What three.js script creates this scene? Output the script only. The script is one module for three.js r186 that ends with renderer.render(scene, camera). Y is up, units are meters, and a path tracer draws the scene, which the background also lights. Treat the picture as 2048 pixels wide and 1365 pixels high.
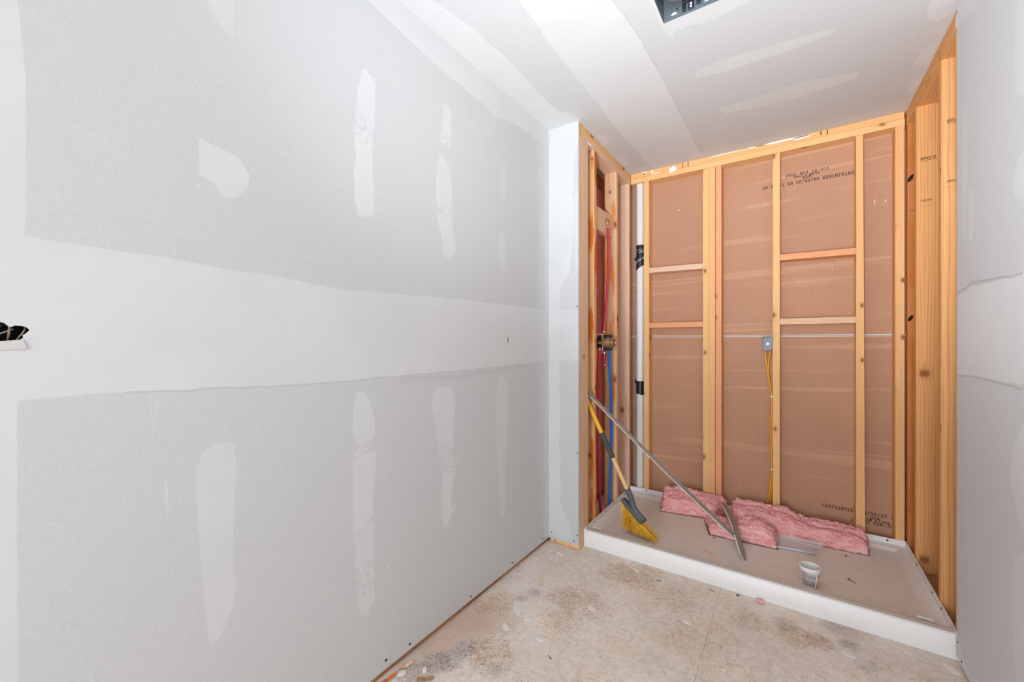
import * as THREE from 'three';
import { RoundedBoxGeometry } from 'three/addons/geometries/RoundedBoxGeometry.js';
import { mergeGeometries, toCreasedNormals, mergeVertices } from 'three/addons/utils/BufferGeometryUtils.js';
import { RectAreaLightUniformsLib } from 'three/addons/lights/RectAreaLightUniformsLib.js';

// ---------------------------------------------------------------- camera, sky, lights, exposure
// World: x to the right along the shower's back wall, y up, -z into the shower; floor at y = 0, camera above the origin.
RectAreaLightUniformsLib.init();
const scene = new THREE.Scene();
const camera = new THREE.PerspectiveCamera(2 * Math.atan(682.5 / 816.1) * 180 / Math.PI, 2048 / 1365, 0.02, 60);
camera.position.set(0, 1.2023, 0);
camera.rotation.y = 0.6004;
scene.add(camera);

scene.background = new THREE.Color(0.92, 0.96, 1.0);          // plain overcast sky outside the added window
scene.backgroundIntensity = 2.0;

const ADDED_WIN = { x0: -1.0, x1: 0.32, y0: 0.4, y1: 2.25, z: 3.6 };  // unseen window, added behind the camera as a light source
const windowFill = new THREE.RectAreaLight(0xf1f6ff, 11.5, ADDED_WIN.x1 - ADDED_WIN.x0 - 0.12, ADDED_WIN.y1 - ADDED_WIN.y0 - 0.12);  // soft area light added at the window opening to fill the room
windowFill.position.set((ADDED_WIN.x0 + ADDED_WIN.x1) / 2, (ADDED_WIN.y0 + ADDED_WIN.y1) / 2, ADDED_WIN.z - 0.02);
scene.add(windowFill);
// an added, unseen fill lamp on a tripod behind the camera, thrown up at the ceiling; the lamp itself is built further down
const ADDED_LAMP = { at: new THREE.Vector3(-0.16, 0.9, 0.4), aim: new THREE.Vector3(0.06, 2.46, -1.4), r: 0.13 };
const lamp = new THREE.SpotLight(0xf1f7ff, 18, 0, 0.84, 1, 2);
lamp.position.copy(ADDED_LAMP.at).addScaledVector(ADDED_LAMP.aim.clone().sub(ADDED_LAMP.at).normalize(), 0.03); lamp.target.position.copy(ADDED_LAMP.aim); lamp.shadow.radius = 6; lamp.castShadow = true;
lamp.shadow.mapSize.set(2048, 2048); scene.add(lamp, lamp.target);

const renderer = new THREE.WebGLRenderer({ antialias: true });
renderer.toneMapping = THREE.LinearToneMapping;
renderer.toneMappingExposure = 1.45;
renderer.shadowMap.enabled = true;

// ---------------------------------------------------------------- helpers
let seed = 20240711;
const rnd = () => { seed = (seed * 1664525 + 1013904223) >>> 0; return seed / 4294967296; };
const rr = (a, b) => a + (b - a) * rnd();
const hash = (x, y, s) => { let h = (x * 374761393 + y * 668265263 + s * 974711) | 0; h = Math.imul(h ^ (h >>> 13), 1274126177); return ((h ^ (h >>> 16)) >>> 0) / 4294967296; };
function vn(x, y, s = 0) {
  const xi = Math.floor(x), yi = Math.floor(y), fx = x - xi, fy = y - yi, u = fx * fx * (3 - 2 * fx), v = fy * fy * (3 - 2 * fy);
  const a = hash(xi, yi, s), b = hash(xi + 1, yi, s), c = hash(xi, yi + 1, s), d = hash(xi + 1, yi + 1, s);
  return a + (b - a) * u + (c - a) * v + (a - b - c + d) * u * v;
}
const fbm = (x, y, s = 0, o = 4) => { let t = 0, a = 0.5, n = 0; for (let i = 0; i < o; i++) { t += a * vn(x, y, s + i * 17); n += a; a *= 0.5; x *= 2.03; y *= 2.03; } return t / n; };
const clamp = (x, a = 0, b = 1) => Math.min(b, Math.max(a, x));
const smooth = (a, b, x) => { const t = clamp((x - a) / (b - a)); return t * t * (3 - 2 * t); };
const V = (x, y, z) => new THREE.Vector3(x, y, z);
const D = (x, y, depth) => new THREE.Vector3(x, y, -depth);     // a point given by its depth in front of the camera's wall

const names = new Map();
function numbered(n) { const k = names.get(n) ?? 0; names.set(n, k + 1); return k ? n + '_' + String(k).padStart(3, '0') : n; }
const shade = (m) => { m.castShadow = m.receiveShadow = true; return m; };
function thing(name, label, category, [x, y, z] = [0, 0, 0], group) {
  const o = new THREE.Group(); o.name = numbered(name); o.position.set(x, y, z); scene.add(o);
  o.userData = { label, category }; if (group) o.userData.group = group;
  return o;
}
function part(name, geo, mat, parent, label) {
  const m = shade(new THREE.Mesh(geo, mat)); m.name = numbered(name); parent.add(m);
  if (label) m.userData.label = label;
  return m;
}
function single(name, label, category, geo, mat, group) {
  const m = shade(new THREE.Mesh(geo, mat)); m.name = numbered(name); scene.add(m);
  m.userData = { label, category }; if (group) m.userData.group = group;
  return m;
}
function struct(name) { const o = new THREE.Group(); o.name = name; o.userData.kind = 'structure'; scene.add(o); return o; }

// lumber: a box with eased edges, uv in metres with v along the grain
function lumber(x0, x1, y0, y1, z0, z1, r = 0.0025) {
  const dx = x1 - x0, dy = y1 - y0, dz = z1 - z0;
  const g = new RoundedBoxGeometry(dx, dy, dz, 2, Math.min(r, dx * 0.4, dy * 0.4, dz * 0.4));
  g.translate((x0 + x1) / 2, (y0 + y1) / 2, (z0 + z1) / 2);
  const p = g.attributes.position, n = g.attributes.normal, uv = g.attributes.uv;
  const ax = dx >= dy && dx >= dz ? 0 : dy >= dz ? 1 : 2, ou = rnd() * 3, ov = rnd() * 5;
  for (let i = 0; i < p.count; i++) {
    const c = [p.getX(i), p.getY(i), p.getZ(i)], q = [Math.abs(n.getX(i)), Math.abs(n.getY(i)), Math.abs(n.getZ(i))];
    const k = q[0] > q[1] && q[0] > q[2] ? 0 : q[1] > q[2] ? 1 : 2;
    const cross = [0, 1, 2].filter((a) => a !== ax);
    const across = k === ax ? cross[0] : cross.find((a) => a !== k);
    uv.setXY(i, c[across] + ou + k * 0.37, (k === ax ? c[cross[1]] * 0.3 : c[ax]) + ov + k * 0.21);
  }
  return g;
}
const box = (x0, x1, y0, y1, z0, z1) => { const g = new THREE.BoxGeometry(x1 - x0, y1 - y0, z1 - z0); g.translate((x0 + x1) / 2, (y0 + y1) / 2, (z0 + z1) / 2); return g; };
function rbox(dx, dy, dz, r, x = 0, y = 0, z = 0, seg = 3) { const g = new RoundedBoxGeometry(dx, dy, dz, seg, r); g.translate(x, y, z); return g; }
function rod(a, b, r0, r1 = r0, n = 16, open = false) {
  const d = b.clone().sub(a), g = new THREE.CylinderGeometry(r1, r0, d.length(), n, 1, open);
  g.applyQuaternion(new THREE.Quaternion().setFromUnitVectors(V(0, 1, 0), d.clone().normalize()));
  g.translate((a.x + b.x) / 2, (a.y + b.y) / 2, (a.z + b.z) / 2);
  return g;
}
const tube = (pts, r, seg = 60, rad = 10) => new THREE.TubeGeometry(new THREE.CatmullRomCurve3(pts), seg, r, rad, false);
const merge = (l) => mergeGeometries(l.map((g) => { const q = g.index ? g.toNonIndexed() : g; for (const k of Object.keys(q.attributes)) if (!['position', 'normal', 'uv'].includes(k)) q.deleteAttribute(k); return q; }));

// ---------------------------------------------------------------- textures
function canvas(w, h) { const c = document.createElement('canvas'); c.width = w; c.height = h; return c; }
function tex(c, sx, sy, ox = 0, oy = 0, wrap = THREE.MirroredRepeatWrapping) {   // sx, sy: metres that the picture covers; ox, oy: metres at its lower left
  const t = new THREE.CanvasTexture(c); t.colorSpace = THREE.SRGBColorSpace; t.wrapS = t.wrapT = wrap;
  t.repeat.set(1 / sx, 1 / sy); t.offset.set(-ox / sx, -oy / sy); t.magFilter = THREE.LinearFilter;
  return t;
}
const std = (o) => new THREE.MeshStandardMaterial({ roughness: 0.85, ...o });

// wood: growth rings cut lengthwise, streaks, rust stains, knots. Picture covers 0.25 m x 1.5 m, mirrored beyond.
function woodTexture(light, dark, s, { stain = 0, knots = 4, rings = 9, stainColor = [196, 96, 30] } = {}) {
  const W = 256, H = 1024, c = canvas(W, H), ctx = c.getContext('2d'), im = ctx.createImageData(W, H), d = im.data;
  const kn = []; for (let i = 0; i < knots; i++) kn.push([hash(i, 3, s) * 0.25, hash(i, 5, s) * 1.5, 0.005 + 0.006 * hash(i, 9, s)]);
  for (let j = 0; j < H; j++) for (let i = 0; i < W; i++) {
    const x = i / W * 0.25, y = j / H * 1.5;
    let t = x * rings * 12 + 2.6 * fbm(x * 9, y * 0.9, s, 3) + 0.5 * fbm(x * 30, y * 3, s + 40, 2), kd = 0;
    for (const [kx, ky, kr] of kn) {
      const dx = (x - kx) / kr, dy = (y - ky) / (kr * 1.5), q = Math.hypot(dx, dy);
      t += 1.6 * Math.exp(-q * q * 0.12) * (dx > 0 ? 1 : -1) * 0.5;
      kd = Math.max(kd, q < 1 ? 0.75 - 0.2 * Math.cos(q * 9) : 0.55 * Math.exp(-(q - 1) * 1.6));
    }
    const f = t - Math.floor(t), ring = f < 0.75 ? f / 0.75 * 0.55 : 0.55 + 0.45 * Math.sin((f - 0.75) / 0.25 * Math.PI);
    let m = 0.62 * ring * ring + 0.26 * fbm(x * 260, y * 7, s + 80, 2) + 0.22 * (fbm(x * 14, y * 2.2, s + 11, 3) - 0.5);
    m = clamp(m);
    const st = stain ? stain * smooth(0.48, 0.72, fbm(x * 26, y * 5, s + 120, 4)) : 0, o = (j * W + i) * 4;
    for (let k = 0; k < 3; k++) {
      let v = light[k] + (dark[k] - light[k]) * m;
      v += (stainColor[k] - v) * st;
      v *= 1 - kd * [0.45, 0.6, 0.72][k];
      d[o + k] = v;
    }
    d[o + 3] = 255;
  }
  ctx.putImageData(im, 0, 0);
  return tex(c, 0.25, 1.5);
}
const wood = {};
for (const [k, l, dk, s, o] of [
  ['pale', [240, 206, 172], [204, 156, 120], 1, { knots: 3, stain: 0.08 }],
  ['pale2', [243, 212, 182], [212, 166, 132], 2, { knots: 3 }],
  ['stained', [246, 196, 138], [196, 128, 70], 3, { knots: 5, stain: 0.95, stainColor: [206, 108, 36] }],
  ['stained2', [240, 200, 160], [205, 146, 96], 4, { knots: 3, stain: 0.8, stainColor: [214, 126, 58] }],
  ['yellow', [248, 204, 144], [220, 154, 94], 5, { knots: 6 }],
  ['yellow2', [247, 198, 136], [214, 146, 86], 6, { knots: 5 }],
  ['pink', [242, 178, 132], [214, 134, 88], 7, { knots: 5 }],
  ['deep', [236, 178, 116], [204, 136, 78], 8, { knots: 2, rings: 5 }],
  ['deep2', [234, 174, 110], [200, 132, 74], 9, { knots: 3, rings: 7 }],
  ['rust', [222, 142, 76], [170, 92, 42], 10, { knots: 3, stain: 0.4 }],
  ['plate', [246, 196, 132], [210, 146, 84], 11, { knots: 4 }],
  ['sill', [198, 148, 102], [146, 98, 58], 12, { knots: 1, stain: 0.3, stainColor: [96, 52, 24] }],
]) wood[k] = std({ map: woodTexture(l, dk, s, o), roughness: 0.8 });

// drywall: paper with joint compound. layers: polygons in metres on the surface; rough: skip-trowelled parts; dark: shadow lines painted along compound edges
function drywallTexture(w, h, sx, sy, ox, oy, paper, mud, s, layers) {
  const c = canvas(w, h), ctx = c.getContext('2d'), kx = w / sx, ky = h / sy;
  const X = (a) => (a - ox) * kx, Y = (b) => h - (b - oy) * ky;
  ctx.fillStyle = '#000'; ctx.fillRect(0, 0, w, h);
  const trace = (pts, wob, closed = true) => {
    ctx.beginPath();
    const n = pts.length;
    for (let i = 0; i < (closed ? n : n - 1); i++) {
      const a = pts[i], b = pts[(i + 1) % n], L = Math.hypot(b[0] - a[0], b[1] - a[1]), m = Math.max(1, Math.round(L / 0.006));
      for (let k = 0; k < m; k++) {
        const t = k / m, px = a[0] + (b[0] - a[0]) * t, py = a[1] + (b[1] - a[1]) * t;
        const q = wob * (fbm(px * 22, py * 22, s + 7, 3) - 0.5) * 2, q2 = wob * (fbm(px * 22, py * 22, s + 19, 3) - 0.5) * 2;
        i || k ? ctx.lineTo(X(px + q), Y(py + q2)) : ctx.moveTo(X(px + q), Y(py + q2));
      }
    }
    if (closed) ctx.closePath();
  };
  for (const L of layers) {
    ctx.globalAlpha = L.a ?? 1; ctx.fillStyle = '#f00';
    if (L.scratch) {
      ctx.strokeStyle = '#f00'; ctx.lineWidth = (L.lw ?? 0.0025) * kx;
      for (let i = 0; i < L.n; i++) { const x = L.scratch[0] + rr(0, L.scratch[2]), y = L.scratch[1] + rr(0, L.scratch[3]), l = rr(0.3, 1) * L.len, q = L.dir + rr(-0.25, 0.25); ctx.beginPath(); ctx.moveTo(X(x), Y(y)); ctx.lineTo(X(x + l * Math.cos(q)), Y(y + l * Math.sin(q))); ctx.stroke(); }
      continue;
    }
    if (L.dot) { ctx.beginPath(); ctx.ellipse(X(L.dot[0]), Y(L.dot[1]), L.dot[2] * kx, L.dot[2] * ky, 0, 0, 7); ctx.fill(); continue; }
    if (L.dark) { ctx.globalAlpha = L.a ?? 0.6; ctx.strokeStyle = '#0f0'; ctx.lineWidth = (L.lw ?? 0.002) * kx; trace(L.dark, L.wob ?? 0.004, false); ctx.stroke(); continue; }
    trace(L.p, L.wob ?? 0.006); ctx.fill();
    if (L.edge) { ctx.globalAlpha = L.edge; ctx.strokeStyle = '#f00'; ctx.lineWidth = 0.003 * kx; ctx.stroke(); }
  }
  ctx.globalAlpha = 1;
  const im = ctx.getImageData(0, 0, w, h), d = im.data;
  const rough = layers.filter((l) => l.rough).map((l) => l.rough);
  for (let j = 0; j < h; j++) for (let i = 0; i < w; i++) {
    const o = (j * w + i) * 4, a = ox + i / kx, b = oy + (h - j) / ky;
    let m = d[o] / 255; const g = d[o + 1] / 255;
    for (const [x0, x1, y0, y1] of rough) if (m > 0 && a > x0 && a < x1 && b > y0 && b < y1) m *= smooth(0.42, 0.54, fbm(a * 160, b * 110, s + 3, 3) + 0.25 * Math.abs((b - y0) / (y1 - y0) - 0.5));
    const fib = (hash(i, j, s) - 0.5) * 0.012 + (vn(a * 400, b * 260, s + 5) - 0.5) * 0.03, tr = (fbm(a * 6, b * 9, s + 23, 3) - 0.5) * 0.03;
    for (let k = 0; k < 3; k++) d[o + k] = clamp((paper[k] * (1 + fib) * (1 - m) + mud[k] * (1 + tr) * m) * (1 - 0.22 * g), 0, 255);
    d[o + 3] = 255;
  }
  ctx.putImageData(im, 0, 0);
  return tex(c, sx, sy, ox, oy);
}
const PAPER = [206, 206, 205], MUD = [217, 217, 216];

// ---------------------------------------------------------------- dimensions (metres; depths are -z)
const XL = -1.1971, XA = -1.0044, XR = 0.5196, XRD = 0.5069, ZR = 2.139, ZB = 3.057, ZBR = 3.146, CEIL = 2.462, PT = 2.386, GAP = 0.027, G = 0.0127;
const BACK = 3.6;                                             // how far the room goes on behind the camera

// ================================================================ the setting
// ---- floor: dusty subfloor panels
{
  const w = 2048, h = 1660, ox = -1.25, oz = 0.85, sx = 1.85, sz = 1.5, c = canvas(w, h), ctx = c.getContext('2d'), kx = w / sx;
  const X = (a) => (a - ox) * kx, Y = (b) => h - (b - oz) * kx;
  ctx.fillStyle = 'rgb(226,213,201)'; ctx.fillRect(0, 0, w, h);
  const im = ctx.getImageData(0, 0, w, h), d = im.data;
  for (let j = 0; j < h; j++) for (let i = 0; i < w; i++) {
    const o = (j * w + i) * 4, a = i / kx, b = j / kx, n = (fbm(a * 5, b * 5, 31, 4) - 0.5) * 0.16, f = (fbm(a * 60, b * 60, 41, 3) - 0.5) * 0.12, m = smooth(0.55, 0.72, fbm(a * 9, b * 9, 51, 5));
    d[o] *= 1 + n * 0.6 + f; d[o + 1] *= 1 + n * 0.7 + f - 0.02 * m; d[o + 2] *= 1 + n * 0.85 + f - 0.05 * m;
  }
  ctx.putImageData(im, 0, 0);
  ctx.lineCap = 'round';
  const strokes = (n, cx, cy, r, cols, a, len = 0.016, lw = 1.6) => {
    for (let i = 0; i < n; i++) {
      const q = rnd() * 6.283, rad = r * Math.sqrt(rnd()) * (0.6 + 0.7 * fbm(cx * 9 + Math.cos(q) * 2, cy * 9 + Math.sin(q) * 2, 61, 2)), x = cx + rad * Math.cos(q), y = cy + rad * Math.sin(q), t = rnd() * 6.283, l = len * rr(0.3, 1);
      ctx.globalAlpha = a * rr(0.4, 1); ctx.strokeStyle = cols[(rnd() * cols.length) | 0]; ctx.lineWidth = lw * rr(0.5, 1.3);
      ctx.beginPath(); ctx.moveTo(X(x), Y(y)); ctx.quadraticCurveTo(X(x + l * 0.5 * Math.cos(t) + rr(-0.004, 0.004)), Y(y + l * 0.5 * Math.sin(t) + rr(-0.004, 0.004)), X(x + l * Math.cos(t)), Y(y + l * Math.sin(t))); ctx.stroke();
    }
  };
  const blot = (x, y, r, col, a) => { const g = ctx.createRadialGradient(X(x), Y(y), 0, X(x), Y(y), r * kx); g.addColorStop(0, `rgba(${col},${a})`); g.addColorStop(0.6, `rgba(${col},${a * 0.7})`); g.addColorStop(1, `rgba(${col},0)`); ctx.globalAlpha = 1; ctx.fillStyle = g; ctx.fillRect(X(x - r), Y(y + r), 2 * r * kx, 2 * r * kx); };
  strokes(16000, -0.33, 1.6, 1.1, ['#f8efe6', '#f3e8dc', '#fdf7f0', '#ad947c', '#8f745a'], 0.5, 0.02, 2.0);
  for (const [x, y] of [[-1.11, 1.3], [-1.16, 1.36], [-1.06, 1.42], [-1.17, 1.2], [-1.14, 1.1]]) blot(x, y, 0.13, '196,168,148', 0.55);
  for (const [x, y, r, n] of [[-0.727, 2.06, 0.10, 420], [-0.62, 2.04, 0.08, 260], [-0.80, 1.73, 0.12, 560], [-0.88, 1.72, 0.08, 260], [-1.1, 1.52, 0.08, 320], [-1.15, 1.46, 0.06, 160], [-0.945, 1.25, 0.09, 420], [-1.0, 1.24, 0.06, 240], [-0.61, 2.17, 0.07, 180], [-0.147, 2.03, 0.07, 160], [0.02, 2.02, 0.07, 260], [0.09, 2.04, 0.05, 240], [0.205, 2.2, 0.08, 120], [-0.82, 1.57, 0.08, 260], [-0.45, 1.99, 0.1, 240], [-0.3, 1.8, 0.15, 240]]) {
    blot(x, y, r * 1.1, '184,156,130', 0.16); strokes(n * 2, x, y, r * 1.1, ['#9c7350', '#ad8664', '#86603f', '#c9a688', '#f3ebe2'], 0.55, 0.016, 1.9);
  }
  for (const [x, y, r, n] of [[-1.06, 1.14, 0.055, 380], [-1.10, 1.10, 0.05, 380], [-1.055, 1.215, 0.045, 260], [-1.12, 1.02, 0.06, 300], [-1.02, 1.667, 0.035, 150], [-1.04, 1.6, 0.03, 90], [0.16, 2.19, 0.06, 80], [0.19, 2.08, 0.04, 140], [-0.02, 2.08, 0.05, 80], [0.226, 1.99, 0.04, 90], [-0.9, 1.2, 0.03, 40]]) {
    blot(x, y, r * 1.2, '140,136,136', 0.26); strokes(n, x, y, r, ['#6c6866', '#7d7876', '#56514e', '#cfc6bd'], 0.65, 0.01, 1.6);
  }
  for (const [x, y, r] of [[-1.09, 1.66, 0.10], [-1.12, 1.8, 0.07], [-1.0, 1.53, 0.06], [-1.12, 1.66, 0.05], [-0.84, 1.42, 0.05], [0.2, 2.02, 0.06]]) { blot(x, y, r, '226,218,214', 0.5); strokes(90, x, y, r, ['#f0ebe6', '#e6ddd6'], 0.55, 0.02, 2.2); }
  ctx.globalAlpha = 0.5; ctx.strokeStyle = '#75706f'; ctx.lineWidth = 2;
  ctx.beginPath(); ctx.ellipse(X(0.165), Y(2.2), 0.066 * kx, 0.05 * kx, 0, 0.2, 3.0); ctx.stroke();
  ctx.globalAlpha = 0.4; ctx.strokeStyle = '#5d6472'; ctx.beginPath(); ctx.moveTo(X(0.34), Y(2.06)); ctx.lineTo(X(0.42), Y(2.0)); ctx.moveTo(X(0.35), Y(2.0)); ctx.lineTo(X(0.43), Y(2.05)); ctx.stroke();
  for (let i = 0; i < 1500; i++) { ctx.globalAlpha = rr(0.4, 1); ctx.fillStyle = rnd() < 0.7 ? '#f4efe9' : '#8a7a6b'; const x = rr(-1.2, 0.55), y = rr(0.9, 2.25), r = rr(0.4, 2.2); ctx.beginPath(); ctx.ellipse(X(x), Y(y), r * rr(0.8, 2), r, rnd() * 3, 0, 7); ctx.fill(); }
  ctx.globalAlpha = 1;
  const m = std({ map: tex(c, sx, sz, ox, oz), roughness: 0.92 });
  const f = struct('floor');
  // two sheets meeting in a fine joint; uv = (x, depth)
  const sheet = (x0, x1) => { const g = box(x0, x1, -0.02, 0, -3.25, BACK + 0.1), p = g.attributes.position, u = g.attributes.uv; for (let i = 0; i < p.count; i++) u.setXY(i, p.getX(i), -p.getZ(i)); return g; };
  part('floor_sheet', sheet(-1.42, -0.2834), m, f); part('floor_sheet', sheet(-0.2826, 0.8), m, f);
  part('subfloor', box(-1.42, 0.8, -0.05, -0.0205, -3.25, BACK + 0.1), std({ color: 0x8a7360 }), f);
}

// ---- ceiling with the cut-out for the fan
const FAN = { x0: -0.418, x1: -0.215, d0: 1.46, d1: 1.675 };
{
  const L = [
    { p: [[-1.25, -0.2], [-1.09, -0.2], [-1.08, 0.6], [-1.093, 1.077], [-1.056, 1.278], [-1.04, 1.543], [-1.06, 1.8], [-1.055, 1.99], [-1.0, 2.05], [-0.985, 2.126], [-1.02, 2.2], [-1.25, 2.2]] },
    { p: [[-0.845, -0.2], [-0.827, 1.259], [-0.847, 1.523], [-0.85, 1.947], [-0.859, 2.507], [-0.84, 3.1], [-0.50, 3.1], [-0.503, 2.955], [-0.508, 2.06], [-0.522, 1.644], [-0.545, 1.452], [-0.54, -0.2]], wob: 0.004 },
    { p: [[-0.368, 2.061], [-0.265, 2.041], [-0.075, 2.058], [0.148, 2.086], [0.139, 2.122], [-0.041, 2.14], [-0.235, 2.135], [-0.375, 2.114]], a: 0.85 },
    { p: [[-0.33, 2.45], [-0.156, 2.459], [-0.068, 2.433], [0.074, 2.435], [0.261, 2.497], [0.252, 2.548], [0.078, 2.573], [-0.05, 2.575], [-0.304, 2.533]], a: 0.85 },
    { p: [[-0.44, 1.45], [-0.425, 1.7], [-0.41, 1.79], [-0.385, 1.735], [-0.263, 1.762], [-0.126, 1.742], [-0.1, 1.45]], a: 0.7 },
    { p: [[0.455, 2.57], [0.466, 2.459], [0.507, 2.44], [0.507, 2.6]], a: 0.8 },
    { p: [[0.43, 2.05], [0.425, 2.173], [0.437, 2.223], [0.476, 2.28], [0.53, 2.23], [0.53, 0], [0.44, 0]], a: 0.9 },
    { p: [[-1.0, 3.07], [-0.9, 2.96], [-0.72, 2.99], [-0.4, 2.93], [-0.2, 2.98], [0.1, 2.9], [0.3, 2.96], [0.52, 2.9], [0.52, 3.07]], a: 0.4, wob: 0.02 },
    { p: [[-1.0, 2.36], [-0.93, 2.38], [-0.95, 2.48], [-1.0, 2.52]], a: 0.8 }, { p: [[-1.0, 2.72], [-0.94, 2.72], [-0.95, 2.86], [-1.0, 2.88]], a: 0.8 },
    { p: [[0.51, 2.7], [0.47, 2.72], [0.48, 2.83], [0.51, 2.86]], a: 0.7 },
    { dark: [[-1.056, 1.278], [-1.04, 1.543], [-1.06, 1.8]], a: 0.3 }, { dark: [[-0.85, 1.947], [-0.859, 2.507], [-0.84, 3.1]], a: 0.3 },
    { dark: [[-0.545, 1.452], [-0.522, 1.644], [-0.508, 2.06], [-0.503, 2.955]], a: 0.45, lw: 0.003, wob: 0.006 },
    { scratch: [-0.96, 1.42, 0.04, 0.03], n: 8, len: 0.05, dir: 0.9, a: 0.7 }, { scratch: [-0.94, 1.84, 0.04, 0.03], n: 7, len: 0.045, dir: 0.4, a: 0.7 },
    { scratch: [0.0, 2.2, 0.1, 0.2], n: 3, len: 0.05, dir: 0.4, a: 0.6 }, { p: [[0.05, 2.47], [0.1, 2.46], [0.12, 2.5], [0.07, 2.52]], a: 0.9 },
    { p: [[0.47, 2.35], [0.505, 2.33], [0.505, 2.36]], a: 0.7 },
  ];
  const m = std({ map: drywallTexture(1536, 2048, 1.8, 3.2, -1.25, 0, PAPER, MUD, 71, L) });
  const s = new THREE.Shape([[-1.42, -BACK - 0.1], [0.8, -BACK - 0.1], [0.8, 3.25], [-1.42, 3.25]].map((p) => new THREE.Vector2(...p)));
  s.holes.push(new THREE.Path([[FAN.x0, FAN.d0], [FAN.x0, FAN.d1], [FAN.x1, FAN.d1], [FAN.x1, FAN.d0]].map((p) => new THREE.Vector2(...p))));
  const g = new THREE.ExtrudeGeometry(s, { depth: G, bevelEnabled: false }); g.rotateX(-Math.PI / 2); g.translate(0, CEIL, 0);
  const c = struct('ceiling');
  part('drywall_panel', g, m, c);
  const cover = new THREE.ExtrudeGeometry(s, { depth: 0.02, bevelEnabled: false }); cover.rotateX(-Math.PI / 2); cover.translate(0, CEIL + 0.03, 0);
  part('attic_deck', cover, std({ color: 0x9a8266 }), c);
}

const SCREW = std({ color: 0x1c1b1a, roughness: 0.5, metalness: 0.4 });
const screwHead = (p, n, r = 0.004) => { const g = new THREE.CylinderGeometry(r, r * 0.8, 0.0016, 12); g.applyQuaternion(new THREE.Quaternion().setFromUnitVectors(V(0, 1, 0), n)); g.translate(p.x, p.y, p.z); return g; };

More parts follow.
